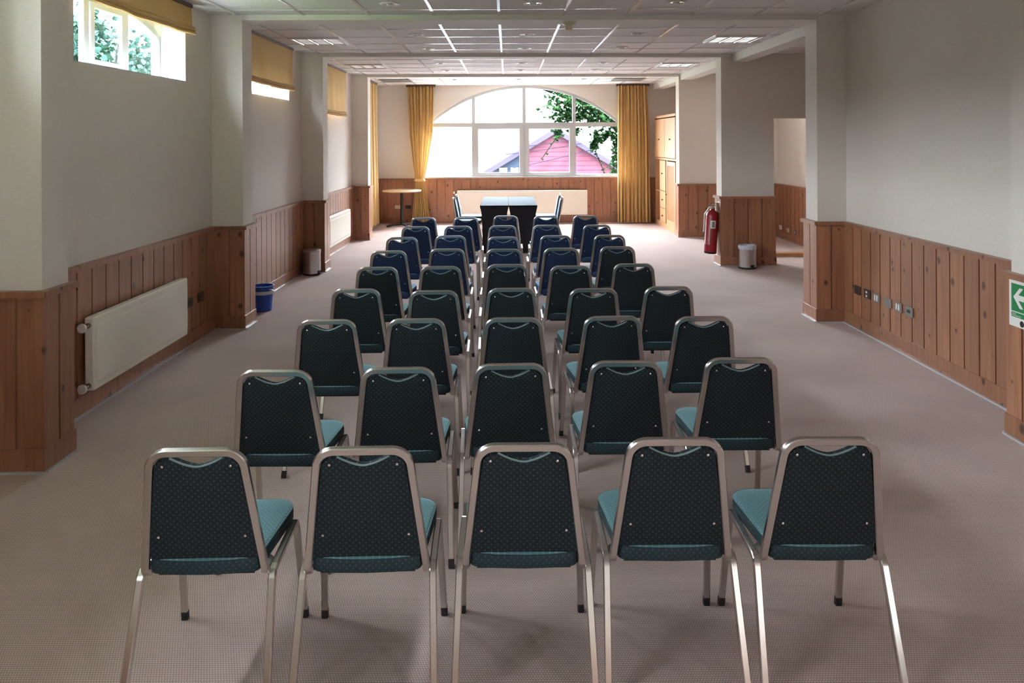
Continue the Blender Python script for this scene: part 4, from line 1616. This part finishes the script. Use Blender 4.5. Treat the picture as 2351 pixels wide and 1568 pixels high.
# climbing vine on the porch
rnd = random.Random(21)
t = thing('climbing_vine', (1.9, 16.93, 1.5), 'green leafy vine hanging over the right half of the arched window outside', 'vine')
g = MB()
cl = [(-0.85, -0.02, 1.05, .10, .08, .16), (-0.70, 0, 0.80, .12, .08, .13), (-0.55, 0, 1.15, .12, .08, .12), (-0.45, 0, 0.72, .09, .08, .10), (-0.5, 0, 0.95, .18, .08, .16),
      (-0.05, 0, 0.9, .12, .08, .10), (0.22, 0, 0.66, .12, .08, .07), (-0.25, 0, 0.85, .08, .08, .12), (0.0, 0, 0.7, .10, .08, .05)]
cl2 = [(0.10, -0.05, 0.30, .08, .08, .07), (0.30, -0.05, 0.40, .10, .08, .06), (0.52, -0.05, 0.32, .07, .08, .12), (0.55, -0.05, 0.08, .06, .08, .10),
       (0.55, 0, -0.15, .07, .08, .10), (0.50, 0, -0.40, .09, .08, .12), (0.55, 0, -0.62, .08, .08, .10), (0.0, -0.05, 0.12, .04, .05, .04), (-0.78, -0.05, 0.42, .05, .05, .05), (-0.45, -0.05, 0.44, .05, .05, .04)]
leaves(rnd, cl, 950, 0.078, g)
leaves(rnd, cl2, 900, 0.078, g)
for (x0, z0), (x1, z1) in (((-0.75, 0.42), (-1.15, -0.15)), ((-0.02, 0.15), (0.28, -0.55))):
    cs = [(x0 + (x1 - x0) * k / 9, 0, z0 + (z1 - z0) * k / 9, .012, .02, .012) for k in range(10)]
    leaves(rnd, cs, 34, 0.05, g)
fo = g.build('foliage', M['leaf'], t)
fo['kind'] = 'stuff'
g = MB()
for pts in ([(0.62, 0.05, -4.5), (0.6, 0.05, -1.0), (0.58, 0.02, 0.2), (0.2, 0.0, 0.75), (-0.4, 0.0, 1.0), (-0.9, 0, 1.2)], [(-0.55, 0, 0.9), (-0.75, 0, 0.42), (-1.15, 0, -0.15)], [(0.1, 0, 0.8), (-0.02, 0, 0.15), (0.28, 0, -0.55)]):
    g.tube(pts, 0.008, 6)
g.build('stem', M['stem'], t)

# red gabled house down the street
t = thing('house', (2.5, 40.0, -3.0), 'red boarded house with a pointed gable beyond the arched window', 'house')
g = MB()
hw, ap, sl = 4.3, 5.25, 0.60
prof = [(-hw, 0), (hw, 0), (hw, ap - sl * hw), (0, ap), (-hw, ap - sl * hw)]
vs = [(x, 0, z) for x, z in prof] + [(x, 10, z) for x, z in prof]
g.add(vs, [(0, 1, 2, 3, 4), (9, 8, 7, 6, 5)] + [(i, (i + 1) % 5, 5 + (i + 1) % 5, 5 + i) for i in range(5)])
g.build('wall', M['redboard'], t)
g = MB()
for k in range(22):
    z = 0.1 + k * 0.24
    w_ = min(hw, (ap - z) / sl) - 0.05
    if w_ > 0.1:
        g.box(-w_, w_, -0.03, 0.0, z, z + 0.025)
g.build('cladding', M['redboard'], t)
g = MB()
for s in (-1, 1):
    g.sweep([(0, -0.4, ap + 0.06), (s * (hw + 0.5), -0.4, ap + 0.06 - sl * (hw + 0.5))], [(5.4, -0.08), (5.4, 0.08), (-5.4, 0.08), (-5.4, -0.08)] if False else [(0.0, -0.14), (0.0, 0.10), (-10.6 * s, 0.10), (-10.6 * s, -0.14)], (0, 0, 1))
g.build('roof', M['roof'], t)
MB().add([(-hw, -0.045, 0), (-1.75, -0.045, 0), (-1.75, -0.045, ap - sl * 1.75 - 0.05), (-hw, -0.045, ap - sl * hw - 0.05), (-hw, -0.005, 0), (-1.75, -0.005, 0), (-1.75, -0.005, ap - sl * 1.75 - 0.05), (-hw, -0.005, ap - sl * hw - 0.05)],
         [(0, 1, 2, 3), (7, 6, 5, 4), (0, 4, 5, 1), (1, 5, 6, 2), (2, 6, 7, 3), (3, 7, 4, 0)]).build('side_boarding', M['blueboard'], t)
for xx in (-2.95, -2.35):
    MB().box(xx, xx + 0.4, -0.08, -0.02, 3.0, 3.35).build('window', M['white'], t)
for x0, z0, x1, z1 in ((-1.0, 0.10, 6.2, 1.80), (0.3, 1.42, 4.6, 2.10), (-0.2, 1.05, 5.4, 1.95)):
    pts = [(x0 - 2.5 + (x1 - x0) * i / 16, -0.5, z0 + 3.0 + (z1 - z0) * i / 16 - 0.10 * math.sin(i / 16 * PI)) for i in range(17)]
    MB().tube(pts, 0.016, 6).build('overhead_cable', M['cable'], t)

# clipped hedge added on the left to block low sky light
t = thing('hedge', (-7.6, 6.0, 1.75), 'long clipped hedge added outside the high left windows to block low sky', 'hedge')
rnd = random.Random(5)
g = MB()
vs = []
nh, nk = 120, 10
for i in range(nh + 1):
    y = -14 + 28 * i / nh
    for k in range(nk + 1):
        a = PI * k / nk
        vs.append((0.5 * math.cos(a) + rnd.uniform(-0.05, 0.05), y, (1.3 + rnd.uniform(-0.05, 0.05)) * min(1, 1.6 * math.sin(a))))
q = nk + 1
g.add(vs, [(i * q + k, i * q + k + 1, (i + 1) * q + k + 1, (i + 1) * q + k) for i in range(nh) for k in range(nk)])
f = g.build('foliage', M['leafpale'], t)
f['kind'] = 'stuff'

# shrubs outside the high left windows
sh = [((-4.6, 8.55, 1.75), 'pale leafy shrub outside the nearest left window, in front of its opening sash', 0), ((-5.0, 10.3, 1.75), 'pale shrub outside the far end of the nearest left window', 1), ((-4.2, 7.0, 1.75), 'bushy shrub outside the near end of the nearest left window', 2)]
for (loc, lb, k) in sh:
    rnd = random.Random(40 + k)
    t = thing('shrub', loc, lb, 'shrub', 'shrubs outside the left windows')
    g = MB()
    cs = [(rnd.uniform(-0.25, 0.25), rnd.uniform(-0.5, 0.5), rnd.uniform(0.35, 1.35), .12, .22, .12) for _ in range(12)]
    leaves(rnd, cs, 950, 0.07, g)
    f = g.build('foliage', M['leafpale'], t)
    f['kind'] = 'stuff'
    g = MB()
    for q in range(6):
        a = rnd.uniform(0, 2 * PI)
        g.tube([(0.03 * math.cos(a), 0.03 * math.sin(a), 0), (0.2 * math.cos(a), 0.25 * math.sin(a), 0.6), (0.3 * math.cos(a), 0.4 * math.sin(a), 1.1)], 0.012, 6)
    g.build('stem', M['stem'], t)
